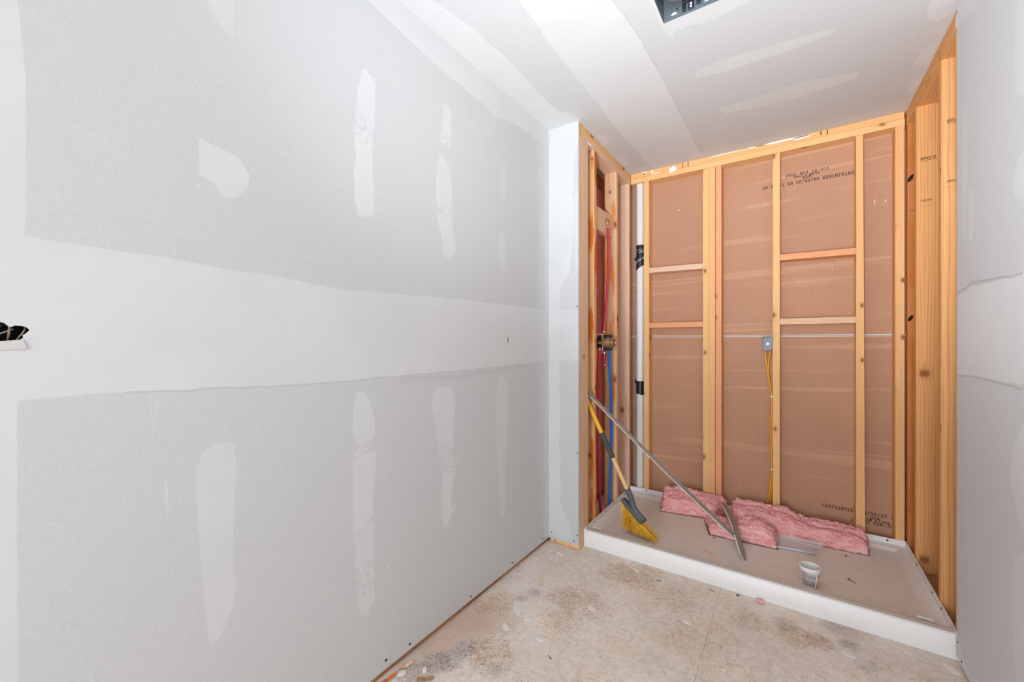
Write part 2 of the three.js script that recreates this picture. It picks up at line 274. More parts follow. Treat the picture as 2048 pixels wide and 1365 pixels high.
// ---- left wall: one drywall face with two holes, the sill plate below it, old framing behind
const wallLeft = struct('wall_left');
{
  const L = [
    { p: [[-0.3, 1.402], [0.123, 1.403], [0.182, 1.396], [0.299, 1.396], [0.506, 1.386], [0.806, 1.37], [1.282, 1.384], [1.643, 1.386], [2.15, 1.386], [2.15, 1.084], [1.448, 1.075], [1.013, 1.073], [0.719, 1.075], [0.506, 1.08], [0.257, 1.09], [0.123, 1.092], [-0.3, 1.1]], wob: 0.004 },
    { p: [[-0.3, 2.36], [0.883, 2.372], [1.062, 2.346], [1.282, 2.323], [1.484, 2.322], [1.601, 2.3], [1.7, 2.33], [1.849, 2.35], [2.15, 2.345], [2.15, 2.5], [-0.3, 2.5]] },
    { p: [[-0.3, 0], [0.107, 0], [0.108, 0.56], [0.107, 1.095], [0.1, 1.2], [0.112, 1.39], [0.117, 1.42], [0.117, 1.72], [0.105, 1.86], [0.09, 1.95], [-0.3, 1.95]], wob: 0.002 },
    { p: [[2.0, 2.4], [2.02, 2.0], [2.01, 1.4], [2.03, 0.9], [2.06, 0.12], [2.15, 0.1], [2.15, 2.4]], a: 0.45, wob: 0.012 }, { p: [[2.085, 2.4], [2.085, 0.05], [2.15, 0.05], [2.15, 2.4]], a: 0.8 },
    { p: [[0.404, 2.1], [0.404, 2.047], [0.414, 2.024], [0.436, 2.003], [0.468, 1.996], [0.472, 2.2], [0.42, 2.25]], a: 0.5 }, { p: [[0.403, 2.1], [0.405, 2.06], [0.42, 2.045], [0.436, 2.06], [0.436, 2.15]], a: 0.75 },
    { p: [[0.391, 1.698], [0.436, 1.692], [0.482, 1.682], [0.497, 1.66], [0.505, 1.646], [0.499, 1.611], [0.47, 1.573], [0.445, 1.569], [0.42, 1.6], [0.391, 1.613]], wob: 0.002 },
    { p: [[0.856, 2.13], [0.88, 2.12], [0.903, 2.105], [0.903, 2.015], [0.893, 1.9], [0.893, 1.78], [0.899, 1.693], [0.9, 1.64], [0.86, 1.625], [0.834, 1.624], [0.819, 1.679], [0.818, 1.77], [0.828, 1.81], [0.824, 1.93], [0.832, 2.03]], rough: [0.8, 0.92, 1.86, 1.99] },
    { p: [[1.246, 2.2], [1.275, 2.19], [1.291, 2.165], [1.288, 2.06], [1.277, 2.0], [1.25, 2.0], [1.225, 2.04]], rough: [1.19, 1.32, 1.98, 2.06] },
    { p: [[1.215, 1.975], [1.25, 1.965], [1.277, 1.94], [1.292, 1.88], [1.292, 1.699], [1.315, 1.63], [1.32, 1.6], [1.297, 1.556], [1.24, 1.551], [1.228, 1.66], [1.202, 1.72], [1.199, 1.86]], rough: [1.18, 1.33, 1.72, 1.8] },
    { p: [[1.655, 2.1], [1.686, 2.095], [1.699, 2.03], [1.699, 1.93], [1.66, 1.9], [1.64, 1.97]], a: 0.45 }, { p: [[1.64, 1.75], [1.69, 1.74], [1.7, 1.65], [1.68, 1.55], [1.64, 1.57], [1.625, 1.66]], a: 0.5 },
    { p: [[0.4, 0.928], [0.42, 0.944], [0.45, 0.943], [0.47, 0.93], [0.472, 0.88], [0.468, 0.737], [0.465, 0.62], [0.472, 0.57], [0.466, 0.51], [0.436, 0.448], [0.413, 0.444], [0.402, 0.56], [0.392, 0.72], [0.386, 0.82], [0.386, 0.89]], a: 0.85, wob: 0.002 },
    { p: [[0.834, 1.034], [0.86, 1.03], [0.88, 1.0], [0.9, 0.937], [0.901, 0.88], [0.88, 0.85], [0.84, 0.846], [0.817, 0.884], [0.817, 0.975]], wob: 0.003 },
    { p: [[0.82, 0.845], [0.87, 0.845], [0.905, 0.82], [0.91, 0.735], [0.895, 0.68], [0.895, 0.6], [0.86, 0.57], [0.82, 0.555], [0.817, 0.619], [0.817, 0.793]], rough: [0.8, 0.92, 0.81, 0.86] },
    { p: [[0.822, 0.55], [0.86, 0.57], [0.895, 0.58], [0.899, 0.44], [0.899, 0.3], [0.875, 0.275], [0.85, 0.276], [0.834, 0.32], [0.83, 0.42]], a: 0.8, rough: [0.8, 0.92, 0.33, 0.45] },
    { p: [[1.188, 1.0], [1.23, 1.012], [1.29, 1.008], [1.313, 0.95], [1.3, 0.8], [1.297, 0.737], [1.315, 0.66], [1.3, 0.58], [1.285, 0.49], [1.32, 0.5], [1.28, 0.44], [1.252, 0.418], [1.228, 0.464], [1.235, 0.56], [1.237, 0.646], [1.21, 0.74], [1.196, 0.85], [1.175, 0.94]], rough: [1.17, 1.34, 0.64, 0.78] },
    { p: [[1.622, 1.015], [1.66, 1.03], [1.705, 1.0], [1.712, 0.9], [1.708, 0.8], [1.692, 0.65], [1.688, 0.499], [1.682, 0.35], [1.655, 0.29], [1.64, 0.36], [1.63, 0.517], [1.61, 0.72], [1.605, 0.88]], a: 0.8 },
    { p: [[0.2, 0.47], [0.206, 0.52], [0.21, 0.475], [0.205, 0.455]], a: 0.9 }, { dot: [0.389, 1.585, 0.004] },
    { p: [[0.325, 0.84], [0.33, 0.88], [0.334, 0.85], [0.33, 0.78]], a: 0.8 }, { dark: [[0.26, 1.088], [0.7, 1.072], [1.4, 1.073]], a: 0.25, lw: 0.004 }, { dark: [[1.013, 1.06], [1.3, 1.045], [1.9, 1.07]], a: 0.12, lw: 0.02 },
    { scratch: [0.3, 0.98, 0.01, 0.06], n: 3, len: 0.1, dir: 1.6, a: 0.5 }, { scratch: [0.62, 1.74, 0.01, 0.03], n: 1, len: 0.09, dir: 1.1, a: 0.6, lw: 0.0012 }, { scratch: [0.95, 0.38, 0.02, 0.2], n: 6, len: 0.02, dir: 1.5, a: 0.7 },
    { scratch: [1.0, 0.98, 0.1, 0.02], n: 3, len: 0.12, dir: 0.15, a: 0.4, lw: 0.0015 }, { dot: [0.96, 0.39, 0.006], a: 0.9 },
  ];
  const m = std({ map: drywallTexture(2048, 2048, 2.3, 2.5, -0.12, 0, PAPER, MUD, 81, L) });
  const s = new THREE.Shape([[-BACK, GAP], [ZR + G, GAP + 0.001], [ZR + G, CEIL], [-BACK, CEIL]].map((p) => new THREE.Vector2(...p)));
  const hole = (pts) => s.holes.push(new THREE.Path(pts.map((p) => new THREE.Vector2(...p))));
  hole([[0.03, 1.222], [0.05, 1.238], [0.08, 1.239], [0.092, 1.236], [0.0985, 1.2285], [0.1015, 1.229], [0.104, 1.2315], [0.112, 1.231], [0.119, 1.2285], [0.1235, 1.2235], [0.118, 1.216], [0.1145, 1.2135], [0.1155, 1.209], [0.111, 1.204], [0.1, 1.2025], [0.087, 1.2], [0.05, 1.198]]);
  hole([[1.704, 1.2115], [1.7085, 1.2125], [1.709, 1.222], [1.7145, 1.2225], [1.7225, 1.216], [1.7255, 1.204], [1.7255, 1.189], [1.712, 1.194], [1.7075, 1.2035]]);
  const g = new THREE.ExtrudeGeometry(s, { depth: G, bevelEnabled: false }); g.rotateY(Math.PI / 2); g.translate(XL - G, 0, 0);
  part('drywall_panel', g, m, wallLeft);
  part('bottom_plate', lumber(XL - G - 0.089, XL - G - 0.0003, 0.0004, 0.038, -3.14, BACK), wood.sill, wallLeft, 'dirty brown sill showing under the drywall');
  part('top_plate', lumber(XL - G - 0.089, XL - G - 0.0003, PT, 2.424, -3.14, BACK), wood.rust, wallLeft);
  part('top_plate', lumber(XL - G - 0.089, XL - G - 0.0003, 2.4242, CEIL - 0.0004, -3.14, BACK), wood.rust, wallLeft);
  for (const d of [-3, -2.6, -2.2, -1.8, -1.4, -1.0, -0.6, -0.2, 0.32, 0.86, 1.26, 1.66, 2.1, 2.5, 3.012]) part('stud', lumber(XL - G - 0.089, XL - G - 0.0003, 0.0382, PT - 0.0002, -d - 0.038, -d), wood.rust, wallLeft);
  part('sheathing', box(XL - G - 0.11, XL - G - 0.0892, 0, CEIL, -3.25, BACK), std({ color: 0xa87d50 }), wallLeft);
  for (const [d, y] of [[1.06, 0.05], [1.42, 0.045], [1.75, 0.05], [2.06, 0.05], [0.95, 0.06]]) part('screw', screwHead(V(XL + 0.0005, y, -d), V(1, 0, 0), 0.0045), SCREW, wallLeft);
}
// ---- the short return wall beside the shower
const wallReturn = struct('wall_return');
{
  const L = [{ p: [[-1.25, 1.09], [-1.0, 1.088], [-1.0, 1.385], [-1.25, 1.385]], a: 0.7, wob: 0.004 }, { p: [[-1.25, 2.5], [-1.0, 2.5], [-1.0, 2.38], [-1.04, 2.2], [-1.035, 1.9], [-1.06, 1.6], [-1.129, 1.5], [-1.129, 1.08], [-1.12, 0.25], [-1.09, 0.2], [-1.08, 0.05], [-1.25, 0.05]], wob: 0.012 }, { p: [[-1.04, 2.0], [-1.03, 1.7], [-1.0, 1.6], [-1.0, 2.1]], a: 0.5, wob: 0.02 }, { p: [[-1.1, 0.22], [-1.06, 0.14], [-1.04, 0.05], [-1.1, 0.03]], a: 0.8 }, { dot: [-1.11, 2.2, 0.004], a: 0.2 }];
  const m = std({ map: drywallTexture(256, 2048, 0.3, 2.5, -1.25, 0, [190, 190, 189], [200, 200, 199], 91, L) });  // paper and compound darkened here to offset the strong light on this wall
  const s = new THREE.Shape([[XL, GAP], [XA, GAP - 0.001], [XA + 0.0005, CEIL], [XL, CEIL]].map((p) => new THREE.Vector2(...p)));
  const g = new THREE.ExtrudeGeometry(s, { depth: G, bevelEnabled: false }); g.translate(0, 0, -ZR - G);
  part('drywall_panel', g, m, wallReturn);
  part('bottom_plate', lumber(XL + 0.036, XA, 0.0004, 0.038, -2.190, -2.1521), wood.plate, wallReturn);
  part('wood_shim', lumber(XL + 0.001, XL + 0.03, 0.0004, 0.024, -2.19, -2.1525), wood.pale, wallReturn);
  part('top_plate', lumber(XL, XA, PT, CEIL - 0.0004, -2.190, -2.1521), wood.plate, wallReturn);
  for (const [x, y] of [[-1.18, 0.062], [-1.033, 0.05], [-1.012, 0.09], [-1.011, 0.56], [-1.011, 1.4]]) part('screw', screwHead(V(x, y, -ZR + 0.0004), V(0, 0, 1), 0.004), SCREW, wallReturn);
}
// ---- left side of the shower: furring studs, plates and blocking
const wallAlcove = struct('wall_shower_left');
{
  const x0 = XA - 0.089, stud = (d0, d1, m, a = x0, b = XA) => part('stud', lumber(a, b, 0.0382, PT - 0.0002, -d1, -d0, 0.004), m, wallAlcove);
  stud(2.1522, 2.1899, wood.pale); stud(2.1904, 2.2785, wood.pale, XA - 0.038, XA - 0.0006);
  stud(2.3655, 2.4035, wood.stained); stud(2.756, 2.794, wood.stained2); stud(3.0185, 3.0565, wood.pale2);
  part('bottom_plate', lumber(x0, XA, 0.0004, 0.038, -ZB + 0.0005, -2.1905), wood.pale, wallAlcove);
  part('top_plate', lumber(x0, XA, PT, 2.4238, -ZB + 0.0005, -2.1905), wood.pale2, wallAlcove);
  part('top_plate', lumber(x0, XA, 2.4242, CEIL - 0.0005, -ZB + 0.0005, -2.1905), wood.yellow, wallAlcove);
  part('blocking', lumber(-1.072, -1.034, 1.925, 2.075, -2.7558, -2.4037), wood.pale, wallAlcove);
  part('blocking', lumber(-1.121, -1.083, 1.113, 1.255, -2.7558, -2.4037), wood.pale, wallAlcove);
}
{
  const g = mergeGeometries([rbox(0.0016, 0.014, 0.03, 0.0007, XA - 0.0002, 2.389, -2.29), rbox(0.0016, 0.012, 0.016, 0.0007, XA - 0.0002, 2.395, -2.32)]);
  part('compound_smear', g, std({ color: 0xefece8 }), wallAlcove, 'white compound on the plate above the first studs');
}
// ---- back of the shower: studs, plates, blocking and the brown backs of the next room's drywall
const wallBack = struct('wall_back');
{
  const d0 = -ZBR + 0.0004, d1 = -ZB, stud = (a, b, m) => part('stud', lumber(a, b, 0.0382, PT - 0.0002, d0, d1), m, wallBack);
  stud(-0.906, -0.867, wood.yellow); stud(-0.5025, -0.4645, wood.yellow); stud(-0.464, -0.426, wood.yellow2); stud(-0.4235, -0.387, wood.pink);
  stud(-0.0975, -0.0595, wood.yellow); stud(0.473, 0.512, wood.yellow2);
  // one stud has a bark-edged corner near its top
  { const g = lumber(0.307, 0.348, 0.0382, PT - 0.0002, d0, d1), p = g.attributes.position; for (let i = 0; i < p.count; i++) { if (p.getX(i) > 0.33 && p.getY(i) > 2.3) p.setX(i, p.getX(i) - 0.009); } part('stud', g, wood.yellow2, wallBack); }
  part('bottom_plate', lumber(-1.1, 0.512, 0.0004, 0.038, d0, d1), wood.yellow2, wallBack);
  part('top_plate', lumber(XA + 0.0005, 0.513, PT, 2.4238, d0, d1), wood.yellow, wallBack);
  part('top_plate', lumber(XA + 0.0005, 0.511, 2.4242, CEIL - 0.0005, d0, d1), wood.plate, wallBack);
  const block = (xa, xb, y, tilt, m) => { const g = lumber(xa + 0.0003, xb - 0.0003, -0.019, 0.019, d0, d1 + 0.0004); const p = g.attributes.position, mid = (xa + xb) / 2; for (let i = 0; i < p.count; i++) p.setY(i, p.getY(i) + y + (p.getX(i) - mid) * tilt); part('blocking', g, m, wallBack); };
  block(-0.867, -0.5025, 1.722, -0.012, wood.pale2); block(-0.867, -0.5025, 1.318, 0.0, wood.pink); block(-0.0595, 0.307, 1.724, -0.012, wood.pink); block(-0.0595, 0.307, 1.3245, 0.004, wood.pale);
  // brown paper faces with the maker's print, upside down on the upper board
  const board = (s, draw) => {
    const w = 2048, h = 1366, c = canvas(w, h), ctx = c.getContext('2d'), im = ctx.createImageData(w, h), d = im.data;
    for (let j = 0; j < h; j++) for (let i = 0; i < w; i++) {
      const x = i / w * 2.07, y = j / h * 1.3, band = smooth(0.62, 0.8, fbm(x * 1.1 + y * 1.5, (y + x * 0.03) * 34, s, 3)) * 0.07, f = (fbm(x * 300, y * 40, s + 9, 2) - 0.5) * 0.05 + (fbm(x * 3, y * 3, s + 4, 3) - 0.5) * 0.05, o = (j * w + i) * 4;
      d[o] = 190 * (1 + f + band); d[o + 1] = 144 * (1 + f + band * 1.3); d[o + 2] = 114 * (1 + f + band * 1.6); d[o + 3] = 255;
    }
    ctx.putImageData(im, 0, 0); ctx.fillStyle = 'rgba(46,32,30,0.95)'; draw(ctx, w / 2.07, h);
    return std({ map: tex(c, 2.07, 1.3, 0, 0) });
  };
  const line = (ctx, k, s, x, y, h, width, turn) => {           // lettering of dots, as an ink-jet prints it
    ctx.save(); ctx.translate(x, y); if (turn) ctx.rotate(Math.PI);
    ctx.font = 'bold ' + Math.round(h * k * 1.3) + 'px monospace'; ctx.textAlign = 'center'; ctx.textBaseline = 'middle';
    const q = ctx.measureText(s).width; ctx.scale(width * k / q, 1); ctx.fillText(s, 0, 0); ctx.restore();
  };
  const X0 = -1.32, U0 = 1.2435, L0 = -0.06;
  const up = board(101, (ctx, k, h) => {
    const X = (x) => (x - X0) * k, Y = (y) => h - (y - U0) * k;
    line(ctx, k, 'CERTAINTEED 04/05/25 KY 11:06:46', X(0.083), Y(2.266), 0.022, 0.478, true);
    line(ctx, k, 'USA', X(0.08), Y(2.290), 0.018, 0.046, true); line(ctx, k, 'ASTM C1396', X(0.078), Y(2.305), 0.015, 0.135, true); line(ctx, k, 'ICC-ES ESR-3692', X(0.08), Y(2.322), 0.018, 0.22, true);
  });
  const low = board(103, (ctx, k, h) => {
    const X = (x) => (x - X0) * k, Y = (y) => h - (y - L0) * k;
    line(ctx, k, 'CERTAINTEED 04/05/25 KY 11:06:48', X(0.3945), Y(0.209), 0.022, 0.476, false);
    line(ctx, k, 'USA', X(0.4), Y(0.185), 0.018, 0.046, false); line(ctx, k, 'ASTM C1396', X(0.4), Y(0.17), 0.015, 0.135, false); line(ctx, k, 'ICC-ES ESR-3692', X(0.4), Y(0.153), 0.018, 0.22, false);
  });
  const panel = (y0, y1, o, m, nm) => { const g = new THREE.ExtrudeGeometry(new THREE.Shape([[X0, y0], [0.75, y0], [0.75, y1], [X0, y1]].map((p) => new THREE.Vector2(...p))), { depth: G, bevelEnabled: false }); const p = g.attributes.position, u = g.attributes.uv; for (let i = 0; i < p.count; i++) u.setXY(i, p.getX(i) - X0, p.getY(i) - o); g.translate(0, 0, -ZBR - G); part('drywall_panel', g, m, wallBack, nm); };
  panel(1.2375, CEIL - 0.001, U0, up, 'upper brown board, printed upside down'); panel(0.001, 1.2335, L0, low, 'lower brown board with black print');
  // flecks of torn paper, and compound smeared on the plates
  const chalk = std({ color: 0xefece8, roughness: 0.95 });
  for (const [x, y, h] of [[0.399, 2.012, 0.02], [0.446, 2.008, 0.017], [0.482, 2.014, 0.01], [-0.676, 2.16, 0.014], [0.205, 1.64, 0.005], [0.19, 0.56, 0.004], [-0.2, 0.55, 0.004]]) part('paper_fleck', rbox(0.004, h, 0.003, 0.0012, x, y, -ZBR + 0.001), chalk, wallBack);
  const smearOn = (x, y, w, h, sd) => {
    const sh = new THREE.Shape(), n = 26; for (let i = 0; i <= n; i++) { const a = i / n * Math.PI * 2, k = 0.6 + 0.75 * vn(Math.cos(a) * 2.2 + 9, Math.sin(a) * 2.2 + 9, sd), px = x + Math.cos(a) * w * k, py = Math.min(CEIL - 0.001, y + Math.sin(a) * h * k); i ? sh.lineTo(px, py) : sh.moveTo(px, py); }
    const g = new THREE.ExtrudeGeometry(sh, { depth: 0.0012, bevelEnabled: false }); g.translate(0, 0, -ZB - 0.0002); part('compound_smear', g, chalk, wallBack, 'white compound smeared on the top plate');
  };
  smearOn(-0.70, 2.432, 0.026, 0.022, 1); smearOn(-0.845, 2.446, 0.012, 0.01, 2); smearOn(-0.82, 2.43, 0.03, 0.004, 3); smearOn(-0.03, 2.4535, 0.14, 0.005, 4); smearOn(-0.19, 2.455, 0.06, 0.004, 6); smearOn(-0.36, 2.4565, 0.1, 0.003, 7); smearOn(0.05, 2.446, 0.05, 0.007, 8); smearOn(-0.9, 2.455, 0.02, 0.004, 9);
  const burn = std({ color: 0x5a3318 });
  for (const [x, h, sl] of [[-0.597, 0.03, 0], [-0.633, 0.03, 0], [0.146, 0.024, 0.2], [0.176, 0.026, 0.1], [-0.905, 0.02, 0]]) part('saw_mark', rbox(0.005, h, 0.0012, 0.0005, x, 2.458 - h / 2, -ZB), burn, wallBack);
  const edge = std({ color: 0xf4ece4 });
  for (const y of [1.2302, 1.2385]) part('paper_edge', box(X0, 0.75, y, y + 0.0032, -ZBR - 0.0002, -ZBR + 0.0008), edge, wallBack, 'white paper edge along the joint');
  part('far_face', box(X0, 0.75, 0, CEIL, -ZBR - 0.03, -ZBR - G - 0.0005), std({ color: 0xb9b4ae }), wallBack);
}
// ---- right wall: drywall in the room, bare studs in the shower
const wallRight = struct('wall_right');
{
  const L = [
    { p: [[-0.5, 1.38], [1.654, 1.385], [1.9, 1.382], [2.03, 1.385], [2.21, 1.36], [2.21, 1.075], [1.877, 1.082], [1.654, 1.089], [-0.5, 1.09]], wob: 0.005 },
    { p: [[1.5, 1.03], [1.62, 1.02], [1.68, 0.96], [1.72, 0.9], [1.735, 0.814], [1.715, 0.764], [1.676, 0.708], [1.6, 0.68], [1.5, 0.7]], a: 0.8 },
    { p: [[1.5, 1.7], [1.654, 1.708], [1.69, 1.69], [1.71, 1.659], [1.708, 1.6], [1.67, 1.575], [1.5, 1.57]], a: 0.7 },
    { p: [[1.5, 2.3], [1.64, 2.2], [1.7, 2.1], [1.71, 1.95], [1.69, 1.87], [1.6, 1.83], [1.5, 1.84]], a: 0.6 },
    { p: [[1.5, 0.64], [1.66, 0.64], [1.715, 0.6], [1.72, 0.42], [1.7, 0.25], [1.64, 0.1], [1.5, 0.08]], a: 0.55 },
    { p: [[2.12, 2.0], [2.08, 2.04], [2.07, 1.85], [2.09, 1.6], [2.12, 1.55]], a: 0.5, wob: 0.015 }, { p: [[2.06, 1.73], [2.03, 1.72], [2.01, 1.64], [2.03, 1.54], [2.06, 1.56]], a: 0.55 },
    { p: [[1.9, 2.5], [2.0, 2.3], [2.15, 2.36], [2.21, 2.2], [2.21, 2.5]], a: 0.6, wob: 0.02 }, { p: [[2.16, 2.5], [2.17, 0.05], [2.21, 0.05], [2.21, 2.5]], a: 0.45, wob: 0.01 },
    { p: [[-0.5, 2.36], [2.21, 2.36], [2.21, 2.5], [-0.5, 2.5]], a: 0.6, wob: 0.02 },
    { p: [[2.19, 0.03], [2.19, 0.12], [2.08, 0.05], [1.98, 0.08], [1.98, 0.03]], a: 0.5 },
    { dark: [[2.21, 1.37], [2.03, 1.4], [1.654, 1.38]], a: 0.45, lw: 0.008 }, { dark: [[2.21, 1.075], [2.0, 1.082], [1.654, 1.075]], a: 0.4, lw: 0.007 },
    { scratch: [2.02, 0.78, 0.1, 0.15], n: 18, len: 0.07, dir: 2.3, a: 0.35, lw: 0.0015 }, { scratch: [1.8, 1.4, 0.3, 0.1], n: 14, len: 0.12, dir: 0.4, a: 0.25, lw: 0.002 },
    { scratch: [1.95, 0.4, 0.1, 0.1], n: 4, len: 0.03, dir: 1.5, a: 0.4 }, { scratch: [2.05, 1.8, 0.1, 0.3], n: 12, len: 0.08, dir: 1.4, a: 0.25 },
  ];
  const m = std({ map: drywallTexture(1024, 2048, 1.2, 2.5, 1.1, 0, [210, 211, 212], [222, 223, 223], 111, L) });  // paper and compound lightened here to make up for weak light
  const s = new THREE.Shape([[-BACK, GAP], [2.176, GAP], [2.1765, CEIL], [-BACK, CEIL]].map((p) => new THREE.Vector2(...p)));
  const g = new THREE.ExtrudeGeometry(s, { depth: G - 0.0002, bevelEnabled: false }); g.rotateY(Math.PI / 2); g.translate(XRD, 0, 0);
  part('drywall_panel', g, m, wallRight);
  const x1 = XR + 0.089, stud = (d0, d1, w) => part('stud', lumber(XR, x1, 0.0382, PT - 0.0002, -d1, -d0, 0.004), w, wallRight);
  stud(2.2145, 2.2525, wood.pale); stud(2.4345, 2.4745, wood.deep); stud(2.853, 2.893, wood.deep2); stud(3.033, 3.071, wood.rust);
  for (const d of [-3.4, -3, -2.6, -2.2, -1.8, -1.4, -1, -0.6, -0.2, 0.2, 0.6, 1.0, 1.4, 1.8]) stud(d, d + 0.038, wood.deep);
  part('bottom_plate', lumber(XR, x1, 0.0004, 0.038, -3.1445, BACK), wood.sill, wallRight);
  part('top_plate', lumber(XR, x1, PT, 2.4238, -3.1445, BACK), wood.deep, wallRight);
  part('top_plate', lumber(XR, x1, 2.4242, CEIL - 0.0005, -3.1445, BACK), wood.deep2, wallRight);
  part('far_face', box(x1 + 0.0003, x1 + 0.014, 0, CEIL, -3.145, BACK), std({ color: 0xa98872 }), wallRight);
  part('compound_smear', rbox(0.0012, 0.05, 0.03, 0.0005, XR - 0.0002, 2.42, -2.235), std({ color: 0xe9e6e2 }), wallRight, 'white compound on the plate beside the drywall edge');
  part('compound_dab', rbox(0.002, 0.05, 0.012, 0.0009, XR - 0.0012, 1.215, -2.2185), std({ color: 0xdedbd7 }), wallRight, 'white dab of compound on the stud edge');
  for (const [d, y] of [[2.17, 0.09], [2.13, 0.045]]) part('screw', screwHead(V(XRD - 0.0005, y, -d), V(-1, 0, 0), 0.004), SCREW, wallRight);
  // lumber grade stamps, printed upside down
  const stamp = (w, h, draw) => { const c = canvas(w, h), x = c.getContext('2d'); x.clearRect(0, 0, w, h); x.fillStyle = x.strokeStyle = '#2a1c12'; x.translate(w, h); x.rotate(Math.PI); draw(x, w, h); const t = new THREE.CanvasTexture(c); t.colorSpace = THREE.SRGBColorSpace; t.magFilter = THREE.LinearFilter; return std({ map: t, transparent: true, polygonOffset: true, polygonOffsetFactor: -1 }); };
  const logo = stamp(256, 128, (x, w, h) => { x.font = 'italic bold 56px sans-serif'; x.textBaseline = 'middle'; x.fillText('STUD', 84, 80); x.lineWidth = 8; x.beginPath(); x.arc(52, 80, 17, 0.5, 6.0); x.stroke(); x.beginPath(); x.moveTo(12, 42); x.lineTo(222, 36); x.lineWidth = 5; x.stroke(); x.globalAlpha = 0.6; x.font = '22px sans-serif'; x.fillText('KD-HT', 150, 118); x.fillText('SPF', 60, 118); });
  const small = stamp(256, 128, (x) => { x.font = 'bold 30px sans-serif'; x.textBaseline = 'middle'; x.globalAlpha = 0.85; x.fillText('KILN DRIED', 50, 96); x.globalAlpha = 0.6; x.lineWidth = 3; x.setLineDash([8, 3]); x.beginPath(); x.moveTo(50, 74); x.lineTo(230, 74); x.moveTo(70, 16); x.lineTo(250, 16); x.stroke(); });
  const put = (mat, x, y, w, h, d) => { const q = new THREE.PlaneGeometry(w, h); q.translate(x, y, -d + 0.0006); part('stamp', q, mat, wallRight, 'black upside-down grade stamp'); };
  put(logo, 0.563, 2.113, 0.072, 0.036, 2.853); put(small, 0.557, 1.897, 0.058, 0.042, 2.853); put(logo, 0.563, 2.117, 0.07, 0.035, 2.4345); put(small, 0.556, 1.86, 0.058, 0.042, 2.4345); put(small, 0.543, 1.9, 0.04, 0.03, 3.033); put(logo, 0.548, 2.07, 0.05, 0.03, 3.033);
  const voidm = std({ color: 0x120b07 });
  for (const [y, h] of [[2.082, 0.022], [1.325, 0.018]]) { const k = new THREE.SphereGeometry(1, 14, 10); k.scale(0.008, h, 0.0012); k.rotateZ(-0.5); k.translate(XR + 0.011, y, -3.033); part('knot_hole', k, voidm, wallRight, 'dark knot hole'); }
  // pencil ticks on the plate edge
  for (const [d, l] of [[2.62, 0.03], [2.66, 0.03], [2.45, 0.05]]) part('pencil_mark', box(XR - 0.0003, XR + 0.0002, 2.39, 2.39 + l, -d - 0.003, -d), std({ color: 0x33231a }), wallRight);
}
// ---- the wall behind the camera with the unseen window added to light the room
{
  const w = struct('wall_rear'), m = std({ color: 0xcfcfcc }), z0 = BACK, z1 = BACK + 0.11;
  part('drywall_panel', box(-1.42, ADDED_WIN.x0, 0, CEIL, z0, z1), m, w); part('drywall_panel', box(ADDED_WIN.x1, 0.8, 0, CEIL, z0, z1), m, w);
  part('drywall_panel', box(ADDED_WIN.x0, ADDED_WIN.x1, 0, ADDED_WIN.y0, z0, z1), m, w); part('drywall_panel', box(ADDED_WIN.x0, ADDED_WIN.x1, ADDED_WIN.y1, CEIL, z0, z1), m, w);
  const n = struct('added_window_1'), f = std({ color: 0xf0f0ee, roughness: 0.4 }), zz = [BACK + 0.05, BACK + 0.1], t = 0.05;
  part('added_window_frame', merge([box(ADDED_WIN.x0, ADDED_WIN.x1, ADDED_WIN.y0, ADDED_WIN.y0 + t, ...zz), box(ADDED_WIN.x0, ADDED_WIN.x1, ADDED_WIN.y1 - t, ADDED_WIN.y1, ...zz), box(ADDED_WIN.x0, ADDED_WIN.x0 + t, ADDED_WIN.y0 + t, ADDED_WIN.y1 - t, ...zz), box(ADDED_WIN.x1 - t, ADDED_WIN.x1, ADDED_WIN.y0 + t, ADDED_WIN.y1 - t, ...zz)]), f, n);
  part('added_window_pane', box(ADDED_WIN.x0 + t, ADDED_WIN.x1 - t, ADDED_WIN.y0 + t, ADDED_WIN.y1 - t, BACK + 0.072, BACK + 0.076), new THREE.MeshPhysicalMaterial({ transmission: 1, thickness: 0, roughness: 0, ior: 1.5 }), n);
}

